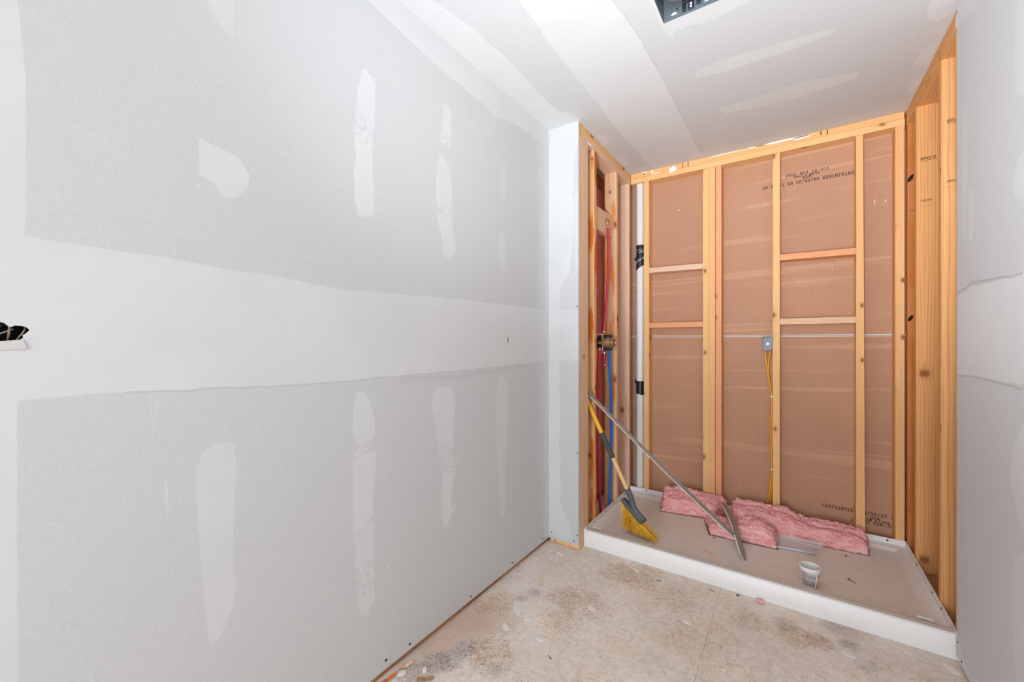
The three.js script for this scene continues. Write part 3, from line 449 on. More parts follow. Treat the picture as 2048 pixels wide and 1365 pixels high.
// ================================================================ things
// ---- shower pan
{
  const pan = thing('shower_pan', 'wide white shower pan with a tall front curb in front of the bare studs', 'shower pan', [-0.2424, 0, -2.634]);
  const X0 = XA + 0.0012 + 0.2424, X1 = XR - 0.0012 + 0.2424, D0 = 2.2125, D1 = ZB - 0.0012, floorY = 0.055;
  const lines = (a, b, fine, n) => { const s = new Set(); for (const f of fine) { s.add(a + f); s.add(b - f); } for (let i = 1; i < n; i++) s.add(a + (b - a) * i / n); return [...s].sort((p, q) => p - q); };
  const fine = [0, 0.0012, 0.003, 0.0042, 0.0052, 0.008, 0.012, 0.016, 0.02, 0.028, 0.036, 0.044, 0.05, 0.056, 0.062, 0.068, 0.076, 0.09, 0.11];
  const xs = lines(X0, X1, fine, 40), ds = lines(D0, D1, fine, 26);
  const wallProfile = (e) => {                                  // height of the rim at distance e from the side or back edge
    if (e < 0.0042) return 0.107 - 0.002 * Math.pow(Math.abs(e - 0.0021) / 0.0021, 3);
    if (e < 0.008) return 0.105 - (e - 0.0042) / 0.0038 * 0.026;
    if (e < 0.02) return 0.079 - smooth(0.008, 0.02, e) * 0.004;
    return 0.075 - smooth(0.03, 0.06, e) * (0.075 - floorY);
  };
  const curb = (e) => e < 0.008 ? 0.0945 - 0.008 * Math.pow(1 - e / 0.008, 2.2) : 0.0945 - smooth(0.044, 0.07, e) * (0.0945 - floorY);
  const pos = [], idx = [], uv = [], nx = xs.length, nd = ds.length;
  for (const d of ds) for (const x of xs) {
    const es = Math.min(x - X0, X1 - x), eb = D1 - d, ef = d - D0, r = Math.hypot(x - 0.0, d - 2.58);
    let y = floorY - 0.006 * (1 - smooth(0, 0.55, r));
    y = Math.max(y, wallProfile(Math.min(es, eb)) * (1), curb(ef));
    if (ef < 0.012 && es < 0.02) y = Math.min(y, 0.0945 + 0.0125 * smooth(0, 0.012, ef));
    pos.push(x, y, -d + 2.634); uv.push(x, d);
  }
  for (let j = 0; j < nd - 1; j++) for (let i = 0; i < nx - 1; i++) { const a = j * nx + i; idx.push(a, a + 1, a + nx, a + 1, a + nx + 1, a + nx); }
  let base = pos.length / 3;                                    // skirt down to the floor all round
  const ring = []; for (let i = 0; i < nx; i++) ring.push(i); for (let j = 1; j < nd; j++) ring.push(j * nx + nx - 1); for (let i = nx - 2; i >= 0; i--) ring.push((nd - 1) * nx + i); for (let j = nd - 2; j > 0; j--) ring.push(j * nx);
  for (const k of ring) { pos.push(pos[3 * k], 0.0006, pos[3 * k + 2]); uv.push(uv[2 * k], uv[2 * k + 1]); }
  for (let i = 0; i < ring.length; i++) { const n = (i + 1) % ring.length; idx.push(ring[i], base + i, ring[n], ring[n], base + i, base + n); }
  let g = new THREE.BufferGeometry(); g.setAttribute('position', new THREE.Float32BufferAttribute(pos, 3)); g.setAttribute('uv', new THREE.Float32BufferAttribute(uv, 2)); g.setIndex(idx);
  g = toCreasedNormals(g, 0.9);
  // dusty, scuffed acrylic: dirt picture over the whole pan
  const w = 1536, h = 860, c = canvas(w, h), x = c.getContext('2d'), im = x.createImageData(w, h), dd = im.data, kx = w / 1.524;
  for (let j = 0; j < h; j++) for (let i = 0; i < w; i++) {
    const a = i / kx, b = (h - j) / kx, inn = smooth(0.05, 0.075, b) * smooth(0.02, 0.06, Math.min(a, 1.524 - a, 0.85 - b)), dust = inn * (0.55 + 0.5 * fbm(a * 5, b * 5, 201, 4)) + 0.25 * (b > 0.004 && b < 0.07 ? 1 : 0), f = (fbm(a * 40, b * 40, 205, 3) - 0.5) * 0.06, o = (j * w + i) * 4;
    dd[o] = clamp((229 - 2 * dust) * (1 + f * dust), 0, 255); dd[o + 1] = clamp((226 - 8 * dust) * (1 + f * dust), 0, 255); dd[o + 2] = clamp((222 - 15 * dust) * (1 + f * dust), 0, 255); dd[o + 3] = 255;
  }
  x.putImageData(im, 0, 0); x.lineCap = 'round'; x.globalAlpha = 0.3; x.fillStyle = '#a8998c'; x.fillRect(0, h - 0.058 * kx, w, 0.047 * kx);
  const smear = (cx, cy, r, n, dir) => { for (let i = 0; i < n; i++) { const q = dir + rr(-0.4, 0.4), px = (cx + rr(-r, r) + 1.0044) * kx, py = h - (cy + rr(-r, r) * 0.5 - 2.2125) * kx, l = rr(4, 30); x.globalAlpha = rr(0.05, 0.3); x.strokeStyle = rnd() < 0.7 ? '#b07846' : '#c89070'; x.lineWidth = rr(1, 4); x.beginPath(); x.moveTo(px, py); x.lineTo(px + l * Math.cos(q), py + l * Math.sin(q)); x.stroke(); } };
  smear(-0.8, 2.56, 0.09, 40, -0.7); smear(-0.7, 2.33, 0.07, 50, 0.3); smear(-0.82, 2.75, 0.06, 20, 0.4); smear(-0.38, 2.43, 0.02, 30, 0.8); smear(-0.85, 2.95, 0.05, 14, 0); smear(-0.1, 2.6, 0.05, 26, 0.2); smear(0.02, 2.62, 0.04, 12, 0.2);
  for (let i = 0; i < 160; i++) { x.globalAlpha = rr(0.3, 0.8); x.fillStyle = rnd() < 0.5 ? '#8b7a6c' : '#efe9e4'; x.beginPath(); x.ellipse(rnd() * w, rnd() * h, rr(0.6, 2.6), rr(0.5, 1.6), rnd() * 3, 0, 7); x.fill(); }
  const m = new THREE.MeshPhysicalMaterial({ map: tex(c, 1.524, 0.853, X0, D0), roughness: 0.42, clearcoat: 0.25, clearcoatRoughness: 0.35 });
  part('basin', g, m, pan);
  const loc = (p) => p.add(V(0.2424, 0, 2.634));
  const plain = new THREE.MeshPhysicalMaterial({ color: 0xe9e6e2, roughness: 0.3 });
  part('corner_boss', rbox(0.05, 0.012, 0.016, 0.005, -0.955 + 0.2424, 0.083, -2.298 + 2.634), plain, pan); part('corner_boss', rbox(0.05, 0.012, 0.016, 0.005, 0.445 + 0.2424, 0.083, -2.298 + 2.634), plain, pan);
  const drain = part('drain_cover', new THREE.LatheGeometry([[0, 0.002], [0.046, 0.002], [0.05, 0.0028], [0.054, 0.001], [0.055, -0.001]].map((p) => new THREE.Vector2(...p)), 48), std({ color: 0xa9a19a, roughness: 0.4, metalness: 0.4 }), pan);
  drain.position.copy(loc(D(-0.237, 0.0495, 2.575)));
  const ringMesh = part('drain_ring', new THREE.TorusGeometry(0.0565, 0.0022, 8, 48), std({ color: 0x4a433e }), drain); ringMesh.rotation.x = Math.PI / 2;
  for (const d of [2.235, 2.345, 2.53, 2.7, 2.9]) part('screw', screwHead(loc(D(XA + 0.0072, 0.094, d)), V(1, 0.15, 0).normalize(), 0.005), SCREW, pan);
  for (const px of [-0.885, -0.48, -0.08, 0.44]) part('screw', screwHead(loc(D(px, 0.094, ZB - 0.0075)), V(0, 0.15, 1).normalize(), 0.005), SCREW, pan);
  for (const d of [2.24, 2.4, 2.53, 2.8]) part('screw', screwHead(loc(D(XR - 0.0072, 0.094, d)), V(-1, 0.15, 0).normalize(), 0.005), SCREW, pan);
}

// ---- pink insulation
const PINKTEX = (() => {
  const W = 512, c = canvas(W, W), x = c.getContext('2d'), im = x.createImageData(W, W), d = im.data;
  for (let j = 0; j < W; j++) for (let i = 0; i < W; i++) {
    const a = i / W, b = j / W, wv = fbm(a * 3, b * 3, 301, 3), n = 0.6 * fbm(a * 10 + wv * 3, b * 44 + wv * 12, 305, 4) + 0.4 * fbm(a * 60, b * 60, 307, 3), r = smooth(0.3, 0.68, n), y = 0.4 * smooth(0.55, 0.75, fbm(a * 9, b * 9, 309, 4)), o = (j * W + i) * 4, f = 1 + (hash(i, j, 311) - 0.5) * 0.10;
    d[o] = clamp((234 + 10 * r) * f, 0, 255); d[o + 1] = clamp((146 + 48 * r + 5 * y) * f, 0, 255); d[o + 2] = clamp((148 + 44 * r - 8 * y) * f, 0, 255); d[o + 3] = 255;
  }
  x.putImageData(im, 0, 0); return c;
})();
const pink = std({ map: tex(PINKTEX, 0.32, 0.32), roughness: 1, side: THREE.DoubleSide });
const kraft = std({ color: 0x83705f, roughness: 0.95, side: THREE.DoubleSide });
// corners: front-left, front-right, back-right, back-left as [x, depth]; hf, hb: heights of the front and back of the top
function batt(label, corners, y0, hf, hb, s, { curl = 0, group, ragged = 0.012, sag = () => 1 } = {}) {
  const [fl, fr, br, bl] = corners, cx = (fl[0] + fr[0] + br[0] + bl[0]) / 4, cz = (fl[1] + fr[1] + br[1] + bl[1]) / 4;
  const t = thing('insulation_batt', label, 'insulation', [cx, y0, -cz], 'pink batts on the shower pan');
  const nu = 170, nv = 64, pos = [], uv = [], idx = [];
  const at = (u, v) => [(fl[0] * (1 - u) + fr[0] * u) * (1 - v) + (bl[0] * (1 - u) + br[0] * u) * v, (fl[1] * (1 - u) + fr[1] * u) * (1 - v) + (bl[1] * (1 - u) + br[1] * u) * v];
  const L = Math.hypot(fr[0] - fl[0], fr[1] - fl[1]), Wd = Math.hypot(bl[0] - fl[0], bl[1] - fl[1]);
  for (let j = 0; j <= nv; j++) for (let i = 0; i <= nu; i++) {
    const pu = i / nu, pv = j / nv;                              // rows crowd towards the edges, where the sides drop
    const u = 0.5 - 0.5 * Math.cos(Math.PI * pu) * (0.35 + 0.65 * Math.abs(Math.cos(Math.PI * pu)) ** 0.2), v = 0.5 - 0.5 * Math.cos(Math.PI * pv);
    const eu = Math.min(u, 1 - u) * L, ev = Math.min(v, 1 - v) * Wd;
    const edge = Math.sqrt(clamp(1 - (1 - clamp(eu / 0.028)) ** 2)) * Math.sqrt(clamp(1 - (1 - clamp(ev / 0.035)) ** 2));
    const [x, d] = at(u, v);
    const warp = fbm(x * 9, d * 9, s, 3), ridge = Math.abs(fbm(x * 10 + warp * 3, d * 42 + warp * 7, s + 11, 3) - 0.5) * 2;
    const bumps = (fbm(x * 18, d * 22, s + 21, 4) - 0.5) * 0.034 + (fbm(x * 90, d * 90, s + 31, 3) - 0.5) * 0.022 - ridge * 0.018 * (1 - ridge);
    const y = Math.max(0.003, ((hf + (hb - hf) * v) * sag(u, v) + bumps) * edge + 0.003);
    const jx = (fbm(y * 60 + x * 30, d * 30, s + 41, 3) - 0.5) * ragged * 2, jz = (fbm(y * 60 + d * 30, x * 30, s + 51, 3) - 0.5) * ragged * 2;
    pos.push(x + jx - cx, y, -(d + jz) + cz); uv.push(x, d + y * 0.9);
    if (i < nu && j < nv) { const a = j * (nu + 1) + i; idx.push(a, a + 1, a + nu + 1, a + 1, a + nu + 2, a + nu + 1); }
  }
  const g = new THREE.BufferGeometry(); g.setAttribute('position', new THREE.Float32BufferAttribute(pos, 3)); g.setAttribute('uv', new THREE.Float32BufferAttribute(uv, 2)); g.setIndex(idx); g.computeVertexNormals();
  part('wool', g, pink, t);
  // kraft facing underneath, showing as a dark edge
  const o = 0.006, sh = new THREE.Shape([[fl[0] - o, fl[1] - o], [fr[0] + o, fr[1] - o], [br[0] + o, br[1]], [bl[0] - o, bl[1]]].map(([a, b]) => new THREE.Vector2(a - cx, b - cz)));
  const k = new THREE.ExtrudeGeometry(sh, { depth: 0.0022, bevelEnabled: false }); k.rotateX(-Math.PI / 2);
  part('kraft_facing', k, kraft, t, 'brown paper edge');
  // loose fibres standing off the edges
  const fuzz = [];
  for (let i = 0; i < 260; i++) {
    const q = Math.floor(rnd() * pos.length / 3), p = V(pos[3 * q], pos[3 * q + 1], pos[3 * q + 2]); if (p.y < 0.02) continue;
    const l = rr(0.008, 0.026), a = rnd() * 6.28, e = p.clone().add(V(l * Math.cos(a) * 0.7, l * rr(0.0, 0.7), l * Math.sin(a) * 0.7));
    fuzz.push(new THREE.TubeGeometry(new THREE.QuadraticBezierCurve3(p.clone().add(V(0, -0.002, 0)), p.clone().lerp(e, 0.5).add(V(0, 0.003, 0)), e), 3, rr(0.0005, 0.0012), 3));
  }
  const fz = part('loose_fibre', merge(fuzz), pink, t); fz.userData.kind = 'stuff';
  return t;
}
const PF = 0.0555;
batt('pink insulation batt at the left of the shower pan, its left end cut square', [[-0.722, 2.835], [-0.41, 2.885], [-0.335, 3.03], [-0.765, 3.03]], PF, 0.085, 0.135, 401);
batt('long pink insulation batt against the back of the pan, reaching furthest right', [[-0.318, 2.832], [0.337, 2.872], [0.352, 3.03], [-0.322, 3.03]], PF, 0.085, 0.115, 431, { sag: (u, v) => 1.18 - 0.36 * smooth(0.38, 0.62, u) + 0.05 * u - 0.28 * Math.exp(-(((v - (0.62 - 0.25 * u)) / 0.07) ** 2)) });
batt('short pink insulation batt lying in front of the other two with its right end rolled', [[-0.395, 2.65], [-0.065, 2.675], [-0.062, 2.795], [-0.455, 2.845]], PF, 0.075, 0.085, 461, { sag: (u, v) => 0.82 + 0.55 * Math.exp(-(((u - 0.72) / 0.2) ** 2)) });
{ // pink wool in the outer wall behind the furring studs
  const bay = (label, d0, d1, s) => {
    const g = new THREE.PlaneGeometry(d1 - d0, 2.33, 24, 140), p = g.attributes.position, u = g.attributes.uv;
    for (let i = 0; i < p.count; i++) { const a = p.getX(i), b = p.getY(i); p.setZ(i, (fbm(a * 14, b * 7, s, 4) - 0.5) * 0.022); u.setXY(i, a, b); }
    g.computeVertexNormals(); g.rotateY(Math.PI / 2); g.translate(XL - G - 0.006, 1.21, -(d0 + d1) / 2);
    const back = box(XL - G - 0.085, XL - G - 0.055, 0.045, 2.375, -d1 + 0.002, -d0 - 0.002);
    single('wall_insulation', label, 'insulation', merge([g, back]), std({ map: tex(PINKTEX, 0.32, 0.32), color: 0xffd9e4, roughness: 1, side: THREE.DoubleSide }), 'pink wool inside the outer wall');
  };
  bay('tall strip of dusky pink wool in the stud bay behind the red and blue pipes', 2.54, 3.01, 501);
  bay('dusky pink wool hidden behind the plumbing wall nearest the drywall corner', 2.14, 2.498, 511);
}

// ---- street broom leaning into the stud bay
{
  const b = thing('broom', 'yellow-bristled broom leaning in the left corner of the shower', 'broom', [-0.76, 0.055, -2.39]);
  const off = V(0.76, -0.055, 2.39), L = (x, y, d) => D(x, y, d).add(off);
  const S = D(-0.798, 0.308, 2.385), dir = D(-0.222, 0.488, -2.337 + 2.385).setZ(0.048).normalize();
  const at = (t) => S.clone().addScaledVector(dir, t).add(off);
  const yel = std({ color: 0xf2b824, roughness: 0.55 }), grey = std({ color: 0x55585a, roughness: 0.65 }), grip = std({ color: 0x4d4e4b, roughness: 0.95 });
  const hw = std({ map: woodTexture([238, 204, 140], [208, 160, 96], 21, { knots: 6, rings: 5 }), roughness: 0.6 });
  part('handle', rod(at(-0.005), at(0.225), 0.0125, 0.0125, 20), hw, b, 'bare wooden shaft');
  part('grip', rod(at(0.213), at(0.373), 0.0155, 0.0155, 20), grip, b, 'dark grey foam grip');
  part('sleeve', rod(at(0.36), at(0.765), 0.0135, 0.013, 20), yel, b, 'yellow upper shaft');
  part('end_cap', rod(at(0.76), at(0.775), 0.0145, 0.011, 20), grey, b);
  // head: a bar tilting down to the right, with a socket running along it
  const P1 = L(-0.838, 0.254, 2.40), P2 = L(-0.703, 0.155, 2.372), ax = P2.clone().sub(P1), len = ax.length(); ax.normalize();
  const up = V(0.35, 1, 0.1); up.addScaledVector(ax, -up.dot(ax)).normalize(); const side = ax.clone().cross(up);
  const M = new THREE.Matrix4().makeBasis(ax, up, side); M.setPosition(P1.clone().lerp(P2, 0.5));
  const bar = rbox(len, 0.028, 0.052, 0.007, 0, 0, 0, 4); { const p = bar.attributes.position; for (let i = 0; i < p.count; i++) { const k = p.getX(i) / len + 0.5; p.setY(i, p.getY(i) * (0.72 + 0.45 * k)); p.setZ(i, p.getZ(i) * (1 - 0.25 * (1 - k))); } } bar.applyMatrix4(M); bar.computeVertexNormals();
  part('head', bar, grey, b, 'grey plastic head');
  const neck = tube([at(0.02), at(-0.02), at(-0.05).addScaledVector(up, -0.004), P2.clone().addScaledVector(ax, -0.085).addScaledVector(up, 0.016), P2.clone().addScaledVector(ax, -0.045).addScaledVector(up, 0.011), P2.clone().addScaledVector(ax, -0.005).addScaledVector(up, 0.007)], 0.0165, 40, 16);
  part('socket', neck, std({ color: 0x5a5d60, roughness: 0.6 }), b, 'grey socket joining shaft and head');
  const br = [], bm = std({ color: 0xffc936, roughness: 0.55 });
  for (let i = 0; i < 620; i++) {
    const k = rnd(), q = rr(-1, 1), root = P1.clone().lerp(P2, 0.03 + 0.94 * k).addScaledVector(up, -0.008 - 0.006 * k).addScaledVector(side, q * 0.019);
    const tip = L(-0.815 + 0.17 * k + rr(-0.028, 0.03) + (rnd() < 0.05 ? rr(-0.04, 0.05) : 0), 0.058 + 0.04 * (1 - k) * rr(0.2, 1) + Math.abs(rr(0, 0.012)), 2.413 - 0.03 * k - q * 0.034 + rr(-0.01, 0.01));
    const mid = root.clone().lerp(tip, 0.5).add(V(rr(-0.007, 0.007) + 0.004, rr(0, 0.006), rr(-0.007, 0.007)));
    br.push(new THREE.TubeGeometry(new THREE.QuadraticBezierCurve3(root, mid, tip), 4, 0.0011, 3));
  }
  const cut = Math.floor(br.length * 0.72);
  for (const [l, m] of [[br.slice(0, cut), bm], [br.slice(cut), std({ color: 0xdc9a14, roughness: 0.6 })]]) { const s = part('bristles', merge(l), m, b, 'splayed yellow bristles'); s.userData.kind = 'stuff'; }
}

// ---- metal corner bead offcuts
{
  const steel = std({ color: 0x8f8378, roughness: 0.5, metalness: 0.3, side: THREE.DoubleSide }), nose = std({ color: 0xe6e3de, roughness: 0.5 });
  function bead(name, label, pts, upHint, w) {
    const a = pts[0], b = pts[pts.length - 1], mid = a.clone().lerp(b, 0.5), t = thing(name, label, 'metal trim', [mid.x, mid.y, mid.z], 'metal corner bead offcuts');
    const strip = (f0, f1, thick, n) => {
      const g = new THREE.BufferGeometry(), pos = [], idx = [];
      pts.forEach((p, i) => {
        const d = (pts[i + 1] ?? p).clone().sub(pts[i - 1] ?? p).normalize(), u = upHint[i] ?? upHint[0], wv = u.clone().addScaledVector(d, -u.dot(d)).normalize(), nn = wv.clone().cross(d);
        const o = n ? nn : wv, q = n ? wv : nn;
        for (const [k, h] of [[f0, 0], [f1, 0], [f1, thick], [f0, thick]]) { const r = p.clone().sub(mid).addScaledVector(o, k * w[i]).addScaledVector(q, h); pos.push(r.x, r.y, r.z); }
        if (i) { const m = i * 4, e = m - 4; for (let k = 0; k < 4; k++) { const l = (k + 1) % 4; idx.push(e + k, e + l, m + k, e + l, m + l, m + k); } }
      });
      const m = (pts.length - 1) * 4; idx.push(0, 2, 1, 0, 3, 2, m, m + 1, m + 2, m, m + 2, m + 3);
      g.setAttribute('position', new THREE.Float32BufferAttribute(pos, 3)); g.setIndex(idx); const r = g.toNonIndexed(); r.computeVertexNormals(); return r;
    };
    part('flange', strip(0.06, 1, 0.0012, false), steel, t); part('flange', strip(0.06, 0.75, 0.0012, true), steel, t); part('nose', strip(-0.14, 0.09, 0.004, false), nose, t, 'pale rounded nose of the bead');
    return t;
  }
  const A = D(-1.068, 0.923, 2.297), B = D(-0.232, 0.062, 2.606), P = (k) => A.clone().lerp(B, k).add(V(0, -0.012 * Math.sin(Math.PI * k), 0));
  bead('corner_bead', 'long thin metal corner bead leaning from the stud bay down across the insulation', [P(0), P(0.2), P(0.4), P(0.6), P(0.8), P(0.93), P(1)], [V(0.55, 1, 0.15)], [0.021, 0.021, 0.021, 0.021, 0.022, 0.025, 0.012]);
  bead('corner_bead', 'short pointed metal bead offcut lying over the insulation by the drain', [D(-0.372, 0.168, 2.9), D(-0.335, 0.168, 2.8), D(-0.285, 0.14, 2.66), D(-0.25, 0.1, 2.55), D(-0.224, 0.072, 2.47), D(-0.205, 0.059, 2.437)], [V(1, 0.35, 0)], [0.010, 0.026, 0.026, 0.026, 0.026, 0.012]);
}

// ---- clear plastic film between the batts
{
  const t = thing('plastic_film', 'scrap of clear plastic film tucked between the pink batts', 'plastic film', [0.03, PF, -2.77]);
  const g = new THREE.PlaneGeometry(0.2, 0.13, 30, 16), p = g.attributes.position;
  for (let i = 0; i < p.count; i++) { const a = p.getX(i), b = p.getY(i); p.setZ(i, 0.003 + 0.012 * fbm(a * 14, b * 20, 601, 3) + 0.02 * smooth(0.04, 0.07, b)); p.setX(i, a + b * 0.25); }
  g.rotateX(-Math.PI / 2); g.computeVertexNormals();
  part('film', g, new THREE.MeshPhysicalMaterial({ color: 0xf1eef4, roughness: 0.25, transparent: true, opacity: 0.45, side: THREE.DoubleSide }), t);
  const e = tube([V(-0.11, 0.006, 0.075), V(-0.06, 0.007, 0.068), V(0.0, 0.008, 0.062), V(0.075, 0.006, 0.052)], 0.0045, 24, 8);
  part('rolled_edge', e, std({ color: 0xd5d6e4, roughness: 0.3 }), t, 'bluish rolled edge of the film');
}

// ---- pint tub of setting compound
{
  const t = thing('plastic_tub', 'small empty white plastic tub with a printed label standing on the pan', 'tub', [0.072, PF - 0.001, -2.367]);
  const white = new THREE.MeshPhysicalMaterial({ color: 0xece8e3, roughness: 0.35, side: THREE.DoubleSide });
  const r0 = 0.0285, r1 = 0.0395, H = 0.094;
  part('tub', new THREE.LatheGeometry([[0, 0.004], [r0 - 0.003, 0.004], [r0 - 0.002, 0.001], [r0 - 0.0005, 0.0005], [r0, 0.002], [r1, H - 0.014], [r1, H - 0.012], [r1 - 0.0016, H - 0.012], [r0 - 0.0016, 0.006], [0, 0.0055]].map((p) => new THREE.Vector2(...p)), 56), white, t);
  part('rim', new THREE.LatheGeometry([[r1 - 0.0016, H - 0.014], [r1 + 0.0024, H - 0.014], [r1 + 0.003, H - 0.012], [r1 + 0.003, H - 0.003], [r1 + 0.002, H], [r1 - 0.0005, H], [r1 - 0.0016, H - 0.002], [r1 - 0.0016, H - 0.014]].map((p) => new THREE.Vector2(...p)), 56), white, t);
  const c = canvas(512, 384), x = c.getContext('2d'); x.fillStyle = '#ece8e4'; x.fillRect(0, 0, 512, 384);
  x.fillStyle = '#c2bebb'; x.fillRect(24, 20, 400, 344);
  x.fillStyle = '#b23a36'; x.font = 'bold 30px sans-serif'; x.fillText('WARNING', 60, 52); x.fillRect(40, 26, 220, 5);
  for (let i = 0; i < 20; i++) { x.fillStyle = i === 8 ? '#ffffff' : '#3f3c3b'; x.font = (i === 8 ? 'bold 15px' : '12px') + ' sans-serif'; let q = 36; while (q < 404) { const l = rr(8, 34); x.globalAlpha = rr(0.5, 0.9); x.fillRect(q, 66 + i * 14.6, Math.min(l, 412 - q), i === 8 ? 6 : i > 9 ? 9 : 7); q += l + 5; } }
  x.globalAlpha = 1; x.fillStyle = '#c8302c'; x.fillRect(476, 200, 36, 184); x.fillStyle = '#4a3836'; x.fillRect(480, 36, 32, 100); x.fillStyle = '#3d3a39'; x.fillRect(0, 230, 8, 80);
  const lt = new THREE.CanvasTexture(c); lt.colorSpace = THREE.SRGBColorSpace; lt.magFilter = THREE.LinearFilter;
  const lab = new THREE.CylinderGeometry(r1 + 0.0002, r0 + 0.0007, H - 0.022, 40, 1, true, -1.1, 2.2); lab.translate(0, (H - 0.022) / 2 + 0.005, 0);
  const lm = part('label', lab, std({ map: lt, roughness: 0.5 }), t, 'fine black print with red details'); lm.rotation.y = -0.1;
}

// ---- vent pipe with black tape
{
  const t = thing('vent_pipe', 'white plastic vent pipe standing beside the leftmost stud of the back wall', 'pipe', [-0.944, 0.038, -3.1005]);
  part('pipe', (() => { const g = new THREE.CylinderGeometry(0.0298, 0.0298, PT - 0.039, 40); g.translate(0, (PT - 0.038) / 2, 0); return g; })(), new THREE.MeshPhysicalMaterial({ color: 0xe9e8e6, roughness: 0.35 }), t);
  const c = canvas(512, 512), x = c.getContext('2d'); x.fillStyle = '#26272a'; x.fillRect(0, 0, 512, 512); x.fillStyle = '#b9cfe4'; x.fillRect(0, 105, 512, 8);
  for (let k = 0; k < 3; k++) { x.save(); x.translate(k * 175 - 20, 190); x.transform(1, 0, -0.25, 1, 0, 0); x.font = 'bold 74px sans-serif'; x.fillText('VIZ', 0, 0); x.restore(); }
  for (let k = 0; k < 4; k++) { x.save(); x.translate(k * 150 - 40, 400); x.rotate(-0.5); x.font = 'bold 60px sans-serif'; x.fillText('VISCS', 0, 0); x.font = 'bold 44px sans-serif'; x.fillText('VIS', -10, -62); x.restore(); }
  const tt = new THREE.CanvasTexture(c); tt.colorSpace = THREE.SRGBColorSpace; tt.wrapS = THREE.RepeatWrapping; tt.magFilter = THREE.LinearFilter;
  const wrapGeo = (y0, y1, slope, cut) => { const g = new THREE.CylinderGeometry(0.0306, 0.0306, y1 - y0, 64, 16, true), p = g.attributes.position; g.translate(0, (y0 + y1) / 2 - 0.038, 0); for (let i = 0; i < p.count; i++) { const k = clamp((p.getY(i) + 0.038 - y0) / (y1 - y0)), b = 1 - k; p.setY(i, p.getY(i) + slope * b * p.getX(i) / 0.03); const wr = 1 + 0.016 * (fbm(p.getX(i) * 120, p.getY(i) * 90, cut, 2)); p.setX(i, p.getX(i) * wr); p.setZ(i, p.getZ(i) * wr); } g.computeVertexNormals(); return g; };
  part('tape', wrapGeo(1.752, 1.926, 0.022, 3), std({ map: tt, roughness: 0.35, side: THREE.DoubleSide }), t, 'black tape wrap with pale printing');
  part('tape_flap', rbox(0.012, 0.022, 0.02, 0.002, -0.0345, 1.825 - 0.038, 0.008), std({ color: 0x2c3340, roughness: 0.4 }), t);
  part('tape', wrapGeo(0.801, 0.9, -0.006, 5), std({ color: 0x1f2023, roughness: 0.3, side: THREE.DoubleSide }), t, 'plain black tape wrap');
  part('tape_flap', rbox(0.012, 0.03, 0.02, 0.002, -0.034, 0.895 - 0.038, 0.004), std({ color: 0x1f2023, roughness: 0.4 }), t);
}

// ---- shower valve and its pipes
const brass = std({ color: 0xc2a172, roughness: 0.35, metalness: 0.55 }), black = std({ color: 0x1d2226, roughness: 0.5 }), steelRing = std({ color: 0xd8d8d6, roughness: 0.25, metalness: 0.9 });
{
  const v = thing('shower_valve', 'brass shower valve in a black bracket fixed between the left studs', 'valve', [-1.03, 1.191, -2.595]);
  const ring = (a, b, r) => rod(V(a, 0, 0), V(b, 0, 0), r, r, 28);
  part('body', merge([ring(-0.03, 0.05, 0.02), ring(-0.012, 0.04, 0.0255), rod(V(-0.01, -0.05, 0.012), V(-0.01, 0.056, 0.012), 0.009, 0.009, 14), rod(V(-0.01, 0, 0.06), V(-0.01, 0, -0.05), 0.0095, 0.0095, 14)]), brass, v);
  const collar = new THREE.LatheGeometry([[0.0215, 0], [0.028, 0], [0.0285, 0.004], [0.0275, 0.018], [0.0285, 0.02], [0.0275, 0.024], [0.022, 0.024], [0.0212, 0.0], [0.0215, 0]].map((p) => new THREE.Vector2(...p)), 36); collar.rotateZ(-Math.PI / 2); collar.translate(0.046, 0, 0);
  part('collar', collar, std({ color: 0xa88862, roughness: 0.35, metalness: 0.5 }), v, 'dark brass ring at the mouth');
  part('cartridge', merge([ring(0.048, 0.056, 0.012), ring(0.05, 0.064, 0.004)]), std({ color: 0xc08a3c, roughness: 0.25, metalness: 0.9 }), v);
  part('bracket', merge([rbox(0.03, 0.098, 0.052, 0.003, -0.022, 0, -0.002), rbox(0.05, 0.022, 0.046, 0.003, 0.012, 0.043, -0.03), rbox(0.05, 0.022, 0.046, 0.003, 0.012, -0.043, -0.03), rbox(0.016, 0.03, 0.05, 0.003, -0.03, 0.02, 0.045), rbox(0.016, 0.03, 0.05, 0.003, -0.03, -0.02, 0.045)]), black, v, 'black plastic bracket');
  part('stop_screw', merge([rod(V(0, 0.012, 0.033), V(0.014, 0.012, 0.033), 0.007, 0.007, 12), rod(V(0, -0.014, 0.036), V(0.012, -0.014, 0.036), 0.006, 0.006, 12), rod(V(-0.01, 0.035, 0.03), V(0.008, 0.035, 0.03), 0.005, 0.005, 12)]), brass, v);
}
const redPex = std({ color: 0xc92a48, roughness: 0.35 }), bluePex = std({ color: 0x1276dc, roughness: 0.3 });
function pipe(name, label, pts, r, m, ends) {
  const t = thing(name, label, 'pipe', [pts[0].x, pts[0].y, pts[0].z], 'water pipes at the valve'), o = pts[0].clone();
  part('tube', tube(pts.map((p) => p.clone().sub(o)), r, 80, 14), m, t);
  for (const e of ends) { const i = e === 0 ? 0 : pts.length - 1, a = pts[i], b = pts[i ? i - 1 : 1], d = b.clone().sub(a).normalize(), p = a.clone().sub(o).addScaledVector(d, 0.008); part('crimp_ring', rod(p, p.clone().addScaledVector(d, 0.009), r * 1.22, r * 1.22, 18), steelRing, t); }
  return t;
}
pipe('water_pipe', 'red pipe rising from the valve to the brass shower elbow', [D(-1.022, 1.985, 2.642), D(-1.018, 1.75, 2.635), D(-1.018, 1.5, 2.607), D(-1.03, 1.25, 2.585)], 0.0085, redPex, [0, 1]);
